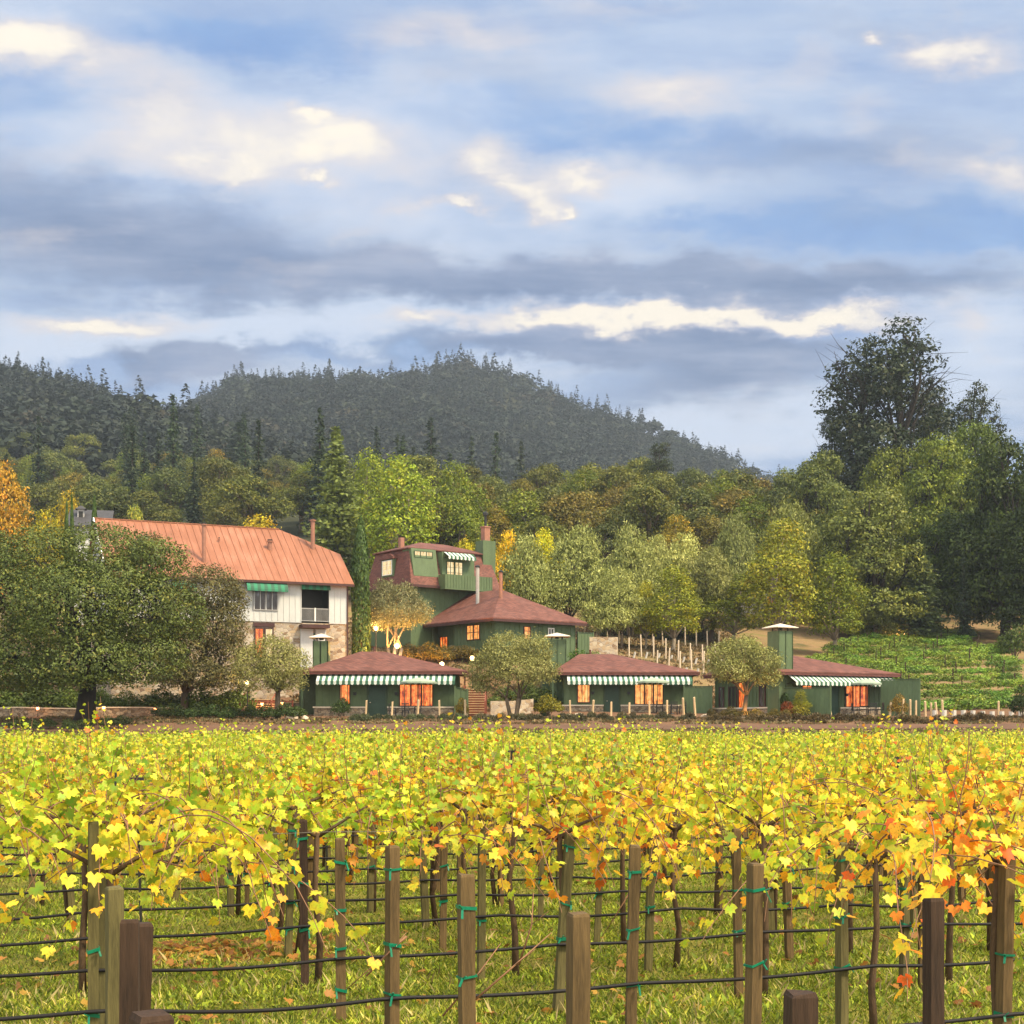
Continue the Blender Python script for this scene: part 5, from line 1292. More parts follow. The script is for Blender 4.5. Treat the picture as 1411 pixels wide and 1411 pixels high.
for px, d, w, lb in ((492 + 590, 95.6, 22, 'small dark cypress shrub at the corner of the turned cottage'), (750, 99, 14, 'small dark cypress shrub left of the middle cottage windows')):
    x = PX(px - 0, d); plant('cypress_shrub', 'cypress', lb, 'shrub', x, d, 1.7, .8, (.5, .6, .6))
tree_px('small_tree', 'broadleaf', 'thin sapling tied in front of the tall green board screen', 1104, 94.6, 950, 28, (.8, .7, .5), var=1)

# boulders
def boulder_mesh(seed):
    rng = np.random.default_rng(seed); bm = bmesh.new(); bmesh.ops.create_icosphere(bm, subdivisions=2, radius=1)
    k = rng.normal(size=(6, 3)); k = unit(k)
    for v in bm.verts:
        p = np.array(v.co); s = 1
        for q in k:
            dd = p @ q
            if dd > .62: p = p - q * (dd - .62) * .8
        v.co = p * (1 + .08 * math.sin(p[0] * 5 + seed) * math.cos(p[1] * 4))
    me = bpy.data.meshes.new('boulder'); bm.to_mesh(me); bm.free(); me.materials.append(MATS['boulder']); return me
BM = [boulder_mesh(i) for i in range(6)]
def stones(pts_, fmt, group, sz):
    for k, (px, d) in enumerate(sorted(pts_)):
        x = PX(px, d); o = link('boulder', BM[k % 6]); r = prng.uniform(*sz); o.location = (x, d, TZ(x, d) + r * .35); o.scale = (r * prng.uniform(1, 1.5), r, r * .75); o.rotation_euler = (0, 0, prng.random() * 6)
        tag(o, fmt.format(ORD[k]), 'boulder', group)
stones([(973 + i * 6.2 + prng.uniform(-2, 2), 93.2 - i * .02 + prng.uniform(-.3, .3)) for i in range(19)], 'pale tan boulder, {} from the left in the line before the turned cottage', 'boulders before the turned cottage', (.18, .32))
stones([(655 + i * 5 + prng.uniform(-1.5, 1.5), 95.5 + prng.uniform(-.3, .3)) for i in range(9)], 'small pale stone, {} from the left at the foot of the garden steps', 'stones at the foot of the steps', (.12, .22))
stones([(785 + i * 4.5, 97 + prng.uniform(-.4, .4)) for i in range(5)], 'flat pale stone, {} from the left in the bed before the middle cottage', 'stones before the middle cottage', (.15, .3))
stones([(398, 91), (405, 91.5), (420, 91)], 'pale boulder, {} from the left beside the first cottage corner', 'boulders beside the first cottage', (.25, .38))

# low walls, steps and rails
def wall_run(name, label, pts_, h, th, mat, cap=None, sink=.8):
    t = thing(name, label, 'wall'); m = MB(); c = MB()
    for i in range(len(pts_) - 1):
        (xa, ya), (xb, yb) = pts_[i], pts_[i + 1]; n = max(1, int(math.hypot(xb - xa, yb - ya) / 2))
        for k in range(n):
            p = [(xa + (xb - xa) * f / n, ya + (yb - ya) * f / n) for f in (k, k + 1)]
            z = [TZ(*q) for q in p]
            m.hexa([(p[0][0], p[0][1] - th / 2, z[0] - sink), (p[1][0], p[1][1] - th / 2, z[1] - sink), (p[1][0], p[1][1] + th / 2, z[1] - sink), (p[0][0], p[0][1] + th / 2, z[0] - sink)],
                   [(p[0][0], p[0][1] - th / 2, z[0] + h), (p[1][0], p[1][1] - th / 2, z[1] + h), (p[1][0], p[1][1] + th / 2, z[1] + h), (p[0][0], p[0][1] + th / 2, z[0] + h)])
            if cap: c.hexa([(p[0][0], p[0][1] - th / 2 - .05, z[0] + h + .002), (p[1][0], p[1][1] - th / 2 - .05, z[1] + h + .002), (p[1][0], p[1][1] + th / 2 + .05, z[1] + h + .002), (p[0][0], p[0][1] + th / 2 + .05, z[0] + h + .002)],
                           [(p[0][0], p[0][1] - th / 2 - .05, z[0] + h + .08), (p[1][0], p[1][1] - th / 2 - .05, z[1] + h + .08), (p[1][0], p[1][1] + th / 2 + .05, z[1] + h + .08), (p[0][0], p[0][1] + th / 2 + .05, z[0] + h + .08)])
    part('stonework', m, mat, t)
    if cap: part('coping', c, cap, t)
P2 = lambda px, d: (PX(px, d), d)
wall_run('garden_wall', 'low brown stone wall with path lights under the huge oak', [P2(-60, 96), P2(110, 96), P2(240, 96.5)], .55, .4, 'low_stone', 'pale_cap')
wall_run('garden_wall', 'reddish stone retaining wall behind the lamp post', [P2(250, 101), P2(330, 101.5), P2(425, 102.5)], .6, .4, 'low_stone', 'stake_wood')
wall_run('garden_wall', 'tall pinkish stone retaining wall at the right of the hillside house', [P2(812, 126), P2(850, 127)], 2.2, .6, 'field_stone')
wall_run('garden_wall', 'rough stone wall beside the garden steps', [P2(676, 100), P2(735, 104)], 1.0, .4, 'field_stone')
def steps(label, px, d, n, w, rise, going):
    x = PX(px, d); t = thing('garden_steps', label, 'steps', (x, d, TZ(x, d) - .02)); m = MB(); r = MB()
    for i in range(n): m.box(-w / 2, w / 2, i * going, i * going + going * (n - i) * .0 + going - .002, -.6 if i == 0 else (i - 1) * rise, (i + 1) * rise - .03); r.box(-w / 2 - .03, w / 2 + .03, i * going - .04, i * going + going - .005, (i + 1) * rise - .029, (i + 1) * rise + .02)
    part('riser', m, 'redwood', t); part('tread', r, 'stake_wood', t)
    for sx in (-1, 1):
        q = MB(); q.beam((sx * (w / 2 + .08), 0, 1.0), (sx * (w / 2 + .08), n * going, n * rise + .95), .06, .08); q.box(sx * (w / 2 + .08) - .05, sx * (w / 2 + .08) + .05, -.05, .05, -.3, 1.05); q.box(sx * (w / 2 + .08) - .05, sx * (w / 2 + .08) + .05, n * going - .1, n * going, 0, n * rise + .98)
        part('handrail', q, 'redwood', t)
steps('reddish timber garden steps climbing between two cottages behind the wide olive', 653, 99.5, 11, 1.4, .18, .42)
steps('reddish timber steps by the lamp post at the guesthouse path', 352, 97.5, 7, 2.0, .17, .5)
# picket railing by the steps
t = thing('wooden_railing', 'reddish wooden railing along the path behind the lamp post', 'railing', (PX(300, 99.5), 99.5, TZ(PX(300, 99.5), 99.5)), R(4))
m = MB(); m.box(0, 5.2, -.03, .03, .85, .92); m.box(0, 5.2, -.025, .025, .2, .26)
for i in range(27): m.box(i * .2 - .02, i * .2 + .02, -.02, .02, .261, .849)
part('rail', m, 'redwood', t)
for i in range(4): m = MB(); m.box(i * 1.73 - .05, i * 1.73 + .05, -.05, .05, -.3, 1.0); part('post', m, 'redwood', t)
t = thing('garden_bench', 'plain low plank bench in the grass under the huge oak', 'bench', (PX(80, 78), 78, TZ(PX(80, 78), 78)))
m = MB(); m.box(0, 3.0, -.2, .2, .38, .46); part('seat', m, 'stake_wood', t)
for u in (.3, 2.6): m = MB(); m.box(u, u + .1, -.15, .15, -.1, .379); part('leg', m, 'stake_wood', t)

# lamps
def lamp_post(label, px, d, h=2.5):
    x = PX(px, d); t = thing('lamp_post', label, 'lamp', (x, d, TZ(x, d)))
    m = MB(); m.lathe([(.11, -.1), (.11, .15), (.05, .3), (.045, h)], 0, 0, 8); part('pole', m, 'dark_metal', t)
    m = MB(); m.lathe([(.09, h + .001), (.16, h + .1), (.2, h + .38)], 0, 0, 6); part('lantern', m, 'lamp_glow', t)
    m = MB(); m.lathe([(.24, h + .381), (.22, h + .42), (.06, h + .58), (.03, h + .7)], 0, 0, 6); part('lantern_cap', m, 'dark_metal', t)
    lamp_light(t, (0, -.35, h + .3), 110)
lamp_post('black lamp post with a lit lantern beside the bent olive', 341, 95.5, 2.05)
def globe(label, px, py, d, r=.26, e=130):
    x = PX(px, d); z0 = TZ(x, d); zc = PZ(py, d); t = thing('globe_lamp', label, 'lamp', (x, d, z0))
    h = max(zc - z0, .35)
    m = MB(); m.lathe([(.05, -.2), (.04, h - r * .9)], 0, 0, 8); part('pole', m, 'dark_metal', t)
    m = MB(); m.lathe([(r * math.sin(a), h - r * math.cos(a)) for a in np.linspace(.25, 2.95, 9)], 0, 0, 12); part('globe', m, 'lamp_glow', t, True)
    m = MB(); m.lathe([(r * .4, h + r * .95), (r * .15, h + r * 1.2)], 0, 0, 8); part('globe_cap', m, 'dark_metal', t)
    lamp_light(t, (0, -r - .15, h), e)
globe('round white lamp left of the lit olive trunks', 518, 866, 112.5, .17)
globe('large round white lamp at the foot of the lit olive', 547, 890, 111, .2)
globe('round white lamp above the right end of the first cottage roof', 609, 915, 107, .17)
globe('round white lamp below the corner of the hillside house', 651, 907, 110, .2)
def path_light(label, px, py, d, e=16):
    x = PX(px, d); z0 = TZ(x, d); h = max(.3, PZ(py, d) - z0); t = thing('path_light', label, 'lamp', (x, d, z0), 0, 'path lights on the low wall')
    m = MB(); m.lathe([(.025, -.1), (.025, h)], 0, 0, 6); part('stem', m, 'dark_metal', t)
    m = MB(); m.lathe([(.08, h + .001), (.11, h + .18)], 0, 0, 8); part('lamp', m, 'lamp_orange', t)
    m = MB(); m.lathe([(.18, h + .161), (.03, h + .26)], 0, 0, 8); part('hood', m, 'dark_metal', t)
    lamp_light(t, (0, -.25, h), e, (1, .45, .18), .08)
for k, (px, py) in enumerate(((52, 975), (143, 974), (214, 976), (253, 973), (289, 970), (361, 969), (389, 968))):
    path_light(f'small orange path light, {ORD[k]} from the left along the lamp-lit path', px, py + 3, 95.2 if px < 240 else 98.8)
def uplight(label, px, d, e, dy=-.5):
    x = PX(px, d); t = thing('ground_spotlight', label, 'lamp', (x, d + dy, TZ(x, d + dy)))
    m = MB(); m.lathe([(.06, -.1), (.12, .06), (.14, .2)], 0, 0, 8); part('housing', m, 'dark_metal', t)
    m = MB(); m.lathe([(.1, .201), (.1, .22)], 0, 0, 8); part('lens', m, 'uplight_glow', t)
    lamp_light(t, (0, -.02, .45), e, (1, .48, .13), .1)
uplight('orange uplight at the foot of the lit olive', 541, 111.4, 2600, 0)
uplight('second orange uplight right of the lit olive trunks', 560, 111.6, 1500, 0)
uplight('yellow uplight in the bushes at the top of the green vine slope', 1237, 158, 260, 0)
uplight('warm uplight below the olive before the turned cottage', 1032, 93.2, 120, 0)

# ------------------------------------------------------------------ young vines with pale stakes on the slope behind the middle cottage
m = MB(); m.hexa([(-.05, -.05, -.3), (.05, -.05, -.3), (.05, .05, -.3), (-.05, .05, -.3)], [(-.045, -.045, 1.75), (.045, -.045, 1.78), (.045, .045, 1.8), (-.045, .045, 1.77)])
pk = m.mesh('vine_stake', 'white_stake')
m = MB(); m.lathe([(.1, -.05), (.1, .55)], 0, 0, 7); gd = m.mesh('vine_guard', 'guard_white')
nst = 0
for r_, (d0, pxa, pxb, n) in enumerate(((142, 776, 990, 15), (131, 850, 985, 9), (122, 905, 985, 6))):
    for i in range(n):
        px = pxa + (pxb - pxa) * i / (n - 1); d = d0 + 1.2 * math.sin(i * .7); x = PX(px, d)
        o = link('vine_stake', pk); o.location = (x, d, TZ(x, d)); o.rotation_euler = (prng.gauss(0, .03), prng.gauss(0, .04), .3); o.scale = (1.1, 1.1, prng.uniform(.95, 1.15))
        tag(o, f'tall pale stake, {ORD[i]} from the left in the {["top", "middle", "lowest"][r_]} row of young vines', 'stake', 'pale stakes of the young vines')
        if r_ and i % 1 == 0 and px > 860:
            o = link('vine_guard', gd); o.location = (x + .35, d - .8, TZ(x + .35, d - .8)); o.rotation_euler = (.1, .25, 0)
            tag(o, f'white guard tube, {ORD[i]} from the left in the {["top", "middle", "lowest"][r_]} row of young vines', 'vine guard', 'white guard tubes of the young vines')
for i in range(10):
    d = 96.3; px = 1288 + i * 13.2; x = PX(px, d); o = link('vine_guard', gd); o.location = (x, d, TZ(x, d)); o.scale = (1.7, 1.7, .75)
    tag(o, f'squat white guard tube, {ORD[i]} from the left along the foot of the green vine slope', 'vine guard', 'squat guard tubes at the vine slope')

# ------------------------------------------------------------------ the green terraced vines on the right-hand slope
VPAL = [((0.122, 0.214, 0.022), 4), ((0.184, 0.280, 0.032), 3), ((0.073, 0.133, 0.018), 2), ((0.257, 0.324, 0.045), 1)]
SV = []
for v in range(5):
    rng = np.random.default_rng(800 + v)
    L = [(x, rng.normal() * .08, .95 + rng.normal() * .08, .5, .34, .42) for x in (-.75, -.2, .35, .8)]
    V, Fq, c = lobed_crown(rng, L, 170, 6, .13, .15, VPAL, up=.5, low=-.8, asp=.8)
    mb = MB(); mb.tube([(0, 0, -.1), (.03, 0, .4), (0, 0, .9)], [.045, .035, .03], 5)
    tv = np.array(mb.v); 
    me = np_mesh('slope_vine', V, Fq, ['leaves', 'vine_wood'], c)
    SV.append((me, mb.mesh('slope_vine_trunk', 'vine_wood', True)))
cnt = 0
sp_m = MB(); sp_m.box(-.04, .04, -.04, .04, -.2, 2.0); spm = sp_m.mesh('trellis_post', 'post_wood_dark')
for row in range(14):
    d0 = 101.0 + row * 4.1
    xs0, xs1 = PX(1080 if row > 3 else 1268, d0), PX(1445, d0)
    if row <= 3: xs0 = PX(1262 - row * 6, d0)
    if row > 6: xs0 = PX(1110 + (row - 6) * 14, d0)
    if row > 9: xs1 = PX(1375, d0)
    x = xs0 + prng.random(); k = 0
    while x < xs1:
        d = d0 + (x - 20) * .26 + prng.gauss(0, .12)
        me, tm = SV[prng.randrange(5)]
        if prng.random() > .02:
            o = link('slope_vine', me); o.location = (x, d, TZ(x, d)); o.rotation_euler = (0, 0, .25 + (3.14159 if prng.random() < .5 else 0)); s = prng.uniform(.85, 1.15); o.scale = (s, s * .7, s * prng.uniform(.62, .8))
            g = prng.uniform(.75, 1.3); o.color = (g * prng.uniform(.85, 1.2), g, g * .9, 1)
            tag(o, f'leafy green vine in the {ORD[row]} row up the right-hand slope', 'grapevine', f'green vines of the {ORD[row]} slope row'); cnt += 1
        if k % 3 == 0 and row > 2:
            o = link('trellis_post', spm); o.location = (x + .9, d, TZ(x + .9, d)); o.scale = (1, 1, prng.uniform(.7, .85))
            tag(o, f'thin dark post in the {ORD[row]} row up the right-hand slope', 'post', f'dark posts of the {ORD[row]} slope row')
        x += 1.6; k += 1
print('slope vines', cnt)
# ------------------------------------------------------------------ the vineyard in front
TILT = R(17); tx, ty = math.cos(TILT), math.sin(TILT); nx, ny = -ty, tx
ROW0, ROWS_P, VSP = 4.5, 1.78, 1.9
def row_c(k): return ROW0 + ROWS_P * k
def on_row(c, px):
    q = (px - CX) / F; y = c / (nx * q + ny); return q * y, y
def s_of(x, y): return x * tx + y * ty
def at_s(c, s): return c * nx + s * tx, c * ny + s * ty

# a grape leaf: five-lobed, cupped, 11 rim points round a centre
_rim = [(0.0, -.18), (.16, -.40), (.36, -.30), (.53, -.04), (.34, .09), (.37, .35), (.16, .29), (0.0, .62), (-.16, .29), (-.37, .35), (-.34, .09), (-.53, -.04), (-.36, -.30), (-.16, -.40)]
_rim = np.array(_rim); NR = len(_rim)
def grape_leaves(rng, C, N, T, S, simple=False):
    """leaf tip along T, face along N; returns verts, triangle fan faces"""
    n = len(C); N = unit(N); T = unit(T - N * (T * N).sum(1, keepdims=True)); B = np.cross(N, T)
    if simple:
        rim = np.array([(0, -.40), (.42, -.22), (.40, .22), (0, .55), (-.40, .22), (-.42, -.22)])
    else: rim = _rim
    k = len(rim); s = S[:, None, None]
    cup = rng.uniform(-.25, .45, (n, 1, 1)); fold = rng.uniform(.0, .35, (n, 1, 1))
    r2 = (rim ** 2).sum(1)[None, :, None]
    P = C[:, None, :] + (B[:, None, :] * rim[None, :, 0:1] + T[:, None, :] * rim[None, :, 1:2]) * s * (1 + rng.normal(size=(n, k, 1)) * .07) \
        - N[:, None, :] * s * (cup * r2 * 1.2) + N[:, None, :] * s * fold * np.abs(rim[None, :, 0:1])
    V = np.concatenate([C[:, None, :], P], 1).reshape(-1, 3)
    base = (np.arange(n) * (k + 1))[:, None, None]
    i = np.arange(k); tri = np.stack([np.zeros(k, int), i + 1, (i + 1) % k + 1], -1)[None]
    return V, (base + tri).reshape(-1, 3), k + 1
GREEN = [((0.363, 0.503, 0.040), 4), ((0.484, 0.582, 0.050), 4), ((0.188, 0.305, 0.030), 3), ((0.645, 0.649, 0.060), 2)]
YEL = [((0.751, 0.644, 0.050), 4), ((0.604, 0.618, 0.050), 5), ((0.859, 0.618, 0.050), 3), ((0.457, 0.541, 0.040), 3.5), ((0.886, 0.438, 0.040), 1)]
ORA = [((0.851, 0.320, 0.030), 4), ((0.816, 0.493, 0.040), 4), ((0.703, 0.172, 0.030), 1.5), ((0.748, 0.616, 0.050), 3), ((0.511, 0.567, 0.050), 1)]
MIX = {'green': (GREEN, YEL, .25), 'yellow': (YEL, GREEN, .42), 'orange': (ORA, YEL, .48)}
def vine_parts(seed, tone, n_up, n_down, dens, simple, half=1.0, low_z=.9, leaf=(.06, .105)):
    rng = np.random.default_rng(seed); mb = MB(); cb = MB()
    zc = 1.55
    tr = [(0, 0, -.1), (rng.normal() * .05, rng.normal() * .03, .45), (rng.normal() * .06, rng.normal() * .04, .95), (0, 0, zc)]
    mb.tube(tr, [.038, .03, .026, .024], 7)
    for sg in (-1, 1): mb.tube([(0, 0, zc - .04), (sg * .16, 0, zc + .07), (sg * rng.uniform(.35, .55), rng.normal() * .05, zc + rng.uniform(.14, .28))], [.02, .016, .008], 6)
    C, N, T, S, H = [], [], [], [], []
    def shoot(p, d, ln, grav, nl):
        pts = [p]; q = np.array(p, float); dd = np.array(d, float)
        seg = 8
        for i in range(seg):
            dd = dd + np.array([rng.normal() * .10, rng.normal() * .10, -grav]); dd = dd / np.linalg.norm(dd); q = q + dd * ln / seg; pts.append(q.copy())
        cb.tube([tuple(x) for x in pts], list(np.linspace(.0065, .0025, seg + 1)), 4, 0, False)
        for i in range(nl):
            f = (i + rng.random()) / nl; k = min(int(f * seg), seg - 1); a = pts[k] + (pts[k + 1] - pts[k]) * (f * seg - k)
            o = unit(rng.normal(size=3) * np.array([1, 1.25, .5])); c = a + o * rng.uniform(.05, .13)
            nn = o * np.array([.7, 1.0, .4]) + np.array([0, -.25, .55]) + rng.normal(size=3) * .45
            t = np.array([o[0] * .6, o[1] * .6, -1.0]) + rng.normal(size=3) * .45
            C.append(c); N.append(nn); T.append(t); S.append(rng.uniform(*leaf) * (1.1 - .45 * f * (grav < .05))); H.append(c[2])
    for i in range(n_up):
        x = rng.uniform(-half, half); shoot(np.array([x, rng.normal() * .04, zc + .05]), (rng.normal() * .22, rng.normal() * .22, 1.0), rng.uniform(.5, .80) + (rng.uniform(.2, .45) if rng.random() < .12 else 0), .01, int(rng.uniform(13, 18) * dens))
    for i in range(n_down):
        x = rng.uniform(-half, half); sg = rng.choice([-1, 1]); up_ = .35 if i % 2 else -.25; shoot(np.array([x, 0, zc + rng.uniform(-.05, .4)]), (rng.normal() * .5, sg * .7, up_), rng.uniform(.7, 1.9) if i % 2 else rng.uniform(.35, .8), .2, int((rng.uniform(9, 14) if i % 2 else rng.uniform(5, 9)) * dens))
    C, N, T, S, H = map(np.array, (C, N, T, S, H))
    ok = H > low_z - .1; C, N, T, S = C[ok], N[ok], T[ok], S[ok]
    V, Fq, k = grape_leaves(rng, C, N, T, S, simple)
    A, B, f = MIX[tone]; n = len(C)
    # autumn colour comes on by shoots and low leaves first
    tone_noise = np.sin(C[:, 0] * 3.1 + seed) * .25 + rng.random(n) + (C[:, 2] < 1.45) * .3 * (-1 if tone == 'green' else 1)
    second = tone_noise < f * 1.1
    col = np.where(second[:, None], pick(rng, B, n), pick(rng, A, n)) * rng.uniform(.75, 1.2, (n, 1))
    lo_ = (C[:, 2] < 1.5) & (rng.random(n) < .22); col[lo_] = pick(rng, ORA, lo_.sum()) * rng.uniform(.75, 1.2, (lo_.sum(), 1))
    hi = (C[:, 2] > 1.9) & (rng.random(n) < .6); col[hi] = pick(rng, GREEN, hi.sum()) * rng.uniform(.8, 1.2, (hi.sum(), 1))
    vc = np.repeat(col[:, None, :], k, 1); rimc = np.clip(col[:, None, :] * np.array([1.22, .98, .85]) * rng.uniform(.85, 1.12, (n, k, 1)), 0, .95); vc[:, 1:] = rimc[:, 1:]; vc[:, 0] *= np.array([.85, 1.05, 1.0]); vc = vc.reshape(-1, 3)
    fo = np_mesh('foliage', V, Fq, ['vine_leaves'], vc)
    return dict(trunk=mb.mesh('trunk', 'vine_wood', True), canes=cb.mesh('canes', 'cane', True), foliage=fo, raw=(V, Fq, np.repeat(col, k, 0)))
TONES = ['green', 'yellow', 'orange']
VN = {t: [vine_parts(1000 + 31 * i + 7 * v, t, 15, 24, 1.1, False, low_z=.8) for v in range(4)] for i, t in enumerate(TONES)}
VF = {t: [vine_parts(2000 + 31 * i + 7 * v, t, 15, 13, 1.15, True, low_z=1.0, leaf=(.07, .115)) for v in range(3)] for i, t in enumerate(TONES)}
VSPARSE = {t: [vine_parts(3000 + 31 * i + 7 * v, t, 9, 24, 1.15, False, low_z=.75, leaf=(.062, .112)) for v in range(2)] for i, t in enumerate(TONES)}

# posts measured on the photograph: column, top row, lean, timber, number of ties
POSTS = [(1095, 0, 1366, 'd', 0, 1.2), (215, 0, 1397, 'd', 0, 1.3), (175, 1, 1268, 'd', 0, 1.0), (795, 1, 1258, 'w', 2, 1.12), (1288, 1, 1238, 'd', 0, 1.0),
         (645, 2, 1205, 'w', 3, 1.05), (1035, 2, 1190, 'w', 3, .95), (1380, 2, 1181, 'w', 2, .95), (160, 2, 1222, 'g', 0, 1.1),
         (540, 3, 1165, 'w', 3, 1.0), (868, 3, 1165, 'w', 3, .95), (1160, 3, 1161, 'g', 3, .92), (128, 3, 1132, 'g', 2, .8),
         (470, 4, 1155, 'w', 4, 1.0), (768, 4, 1148, 'g', 3, .95), (1018, 4, 1143, 'w', 3, .85), (1245, 4, 1132, 'g', 3, .85), (1270, 4, 1180, 'w', 0, .7),
         (420, 5, 1130, 'd', 3, .95), (663, 5, 1120, 'g', 1, .85), (893, 5, 1122, 'g', 2, .9), (1088, 5, 1118, 'w', 2, .9),
         (397, 6, 1127, 'g', 4, .9), (610, 6, 1118, 'w', 2, .9), (822, 6, 1120, 'g', 1, .85), (1170, 6, 1112, 'g', 2, .8),
         (372, 7, 1111, 'g', 2, .95), (745, 7, 1118, 'g', 1, .8), (992, 7, 1115, 'w', 1, .85), (1325, 7, 1190, 'w', 1, .8),
         (510, 8, 1105, 'g', 3, .95), (318, 8, 1105, 'g', 2, .95), (690, 8, 1130, 'w', 1, .8), (340, 8, 1110, 'w', 1, .8), (1213, 8, 1105, 'w', 1, .8)]
prng = random.Random(21)
phase = {}
n_post = 0
WOOD = {'d': 'post_wood_dark', 'w': 'post_wood', 'g': 'post_wood_green'}
wname = {'d': 'dark', 'w': 'brown', 'g': 'greenish'}
def post_mesh(h, w, mat, seed, top=.012):
    rng = random.Random(seed); m = MB(); a = w / 2; n = 7
    ring = lambda z, k: [(-a * k + rng.uniform(-.005, .005), -a * k, z), (a * k, -a * k + rng.uniform(-.005, .005), z), (a * k + rng.uniform(-.004, .004), a * k, z), (-a * k, a * k, z)]
    prev = ring(-.35, 1.0)
    for i in range(1, n + 1):
        cur = ring(-.35 + (h + .35) * i / n - (0.012 if i == n else 0), 1.0 + rng.uniform(-.03, .03)); m.hexa(prev, cur); prev = cur
    b = [(x * .86, y * .86, z + .012 + rng.uniform(-.004, .008)) for x, y, z in prev]; m.hexa(prev, b)
    return m.mesh('wooden_post', mat)
def add_tie(parent, z, w, rng):
    m = MB(); a = w / 2 + .003; b = a + .005; hh = rng.uniform(.006, .016)
    t = rng.uniform(-.015, .015)
    for x0, x1, y0, y1 in ((-b, b, -b, -a), (-b, b, a, b), (-b, -a, -a, a), (a, b, -a, a)): m.hexa([(x0, y0, z - hh + t * x0 / b), (x1, y0, z - hh + t * x1 / b), (x1, y1, z - hh + t * x1 / b), (x0, y1, z - hh + t * x0 / b)], [(x0, y0, z + hh + t * x0 / b), (x1, y0, z + hh + t * x1 / b), (x1, y1, z + hh + t * x1 / b), (x0, y1, z + hh + t * x0 / b)])
    k = rng.choice([-1, 1]) * b * rng.uniform(.6, 1.05)
    m.beam((k, -b - .012, z), (k * 1.3 + rng.uniform(-.02, .02), -b - .035, z - rng.uniform(.03, .08)), .014, .006); m.beam((k, -b - .012, z), (k * 1.1 + rng.uniform(-.03, .03), -b - .03, z + rng.uniform(.0, .035)), .012, .006)
    part('green_tie', m, 'tie_green', parent)
HOSE_Z = .62
for j, (px, k, py, wd, ties, wk) in enumerate(POSTS):
    c = row_c(k); x, y = on_row(c, px); h = PZ(py, y); w = .082 * wk * .97
    phase.setdefault(k, s_of(x, y))
    lb = {0: 'row closest to the camera', 1: 'second row', 2: 'third row', 3: 'fourth row', 4: 'fifth row'}.get(k, f'{ORD[k]} row')
    rank = sorted(q[0] for q in POSTS if q[1] == k).index(px)
    side = ['first', 'second', 'third', 'fourth', 'fifth'][rank]
    o = link('wooden_post', post_mesh(h, w, WOOD[wd], 50 + j)); o.location = (x, y, 0)
    lean = {768: .075, 868: .02, 1088: -.03, 397: .03, 372: .03, 893: .03, 1380: .02, 1018: -.01, 822: .05}.get(px, prng.gauss(0, .012))
    o.rotation_euler = (prng.gauss(0, .012), 0, TILT + prng.gauss(0, .18)); o.rotation_euler[1] = lean
    tag(o, f'{wname[wd]} square vineyard post, {side} from the left in the {lb}' + (' with green ties' if ties else ''), 'post', 'vineyard posts')
    rng = random.Random(90 + j); zz = [.62, 1.0, h - .16, .3, 1.25][:ties]
    for z in zz: add_tie(o, min(z + rng.uniform(-.05, .05), h - .05), w, rng)
    n_post += 1
# a few extra timbers that stand beside measured ones
x, y = on_row(row_c(1), 150); o = link('anchor_post', post_mesh(1.62, .11, 'post_wood_dark', 7)); o.location = (x, y + .3, 0); o.rotation_euler = (0, .03, .4)
tag(o, 'thick rough dark post behind the squared one at lower left', 'post', 'vineyard posts')

# posts of the deeper rows, on the same spacing
dm = [post_mesh(1.62, .082, 'post_wood_green', 300 + i) for i in range(2)] + [post_mesh(1.6, .082, 'post_wood', 310 + i) for i in range(2)]
for k in range(9, 20):
    c = row_c(k); x0, y0 = on_row(c, -40); x1, y1 = on_row(c, 1450); s0, s1 = s_of(x0, y0), s_of(x1, y1)
    ph = phase.setdefault(k, s0 + prng.random() * VSP)
    i = math.ceil((s0 - ph) / VSP)
    while ph + i * VSP < s1:
        x, y = at_s(c, ph + i * VSP); o = link('wooden_post', dm[prng.randrange(4)]); o.location = (x, y, 0); o.rotation_euler = (prng.gauss(0, .015), prng.gauss(0, .02), TILT); o.scale = (1, 1, prng.uniform(.94, 1.06))
        tag(o, f'weathered square post in the {ORD[k]} row, half hidden by yellow vines', 'post', f'posts of the {ORD[k]} row'); i += 1; n_post += 1

for k in range(4, 9):
    c = row_c(k); x0, y0 = on_row(c, -20); x1, y1 = on_row(c, 1430); s0, s1 = s_of(x0, y0), s_of(x1, y1)
    have = [s_of(*on_row(c, q[0])) for q in POSTS if q[1] == k]; ph = phase[k]; i = math.ceil((s0 - ph) / VSP)
    while ph + i * VSP < s1:
        s = ph + i * VSP; i += 1
        if min(abs(s - h) for h in have) < .85: continue
        x, y = at_s(c, s); o = link('wooden_post', dm[prng.randrange(4)]); o.location = (x, y, 0); o.rotation_euler = (prng.gauss(0, .015), prng.gauss(0, .025), TILT + prng.gauss(0, .2)); o.scale = (1, 1, prng.uniform(.92, 1.04))
        tag(o, f'plain weathered post without ties in the {ORD[k]} row', 'post', f'plain posts of the {ORD[k]} row'); n_post += 1

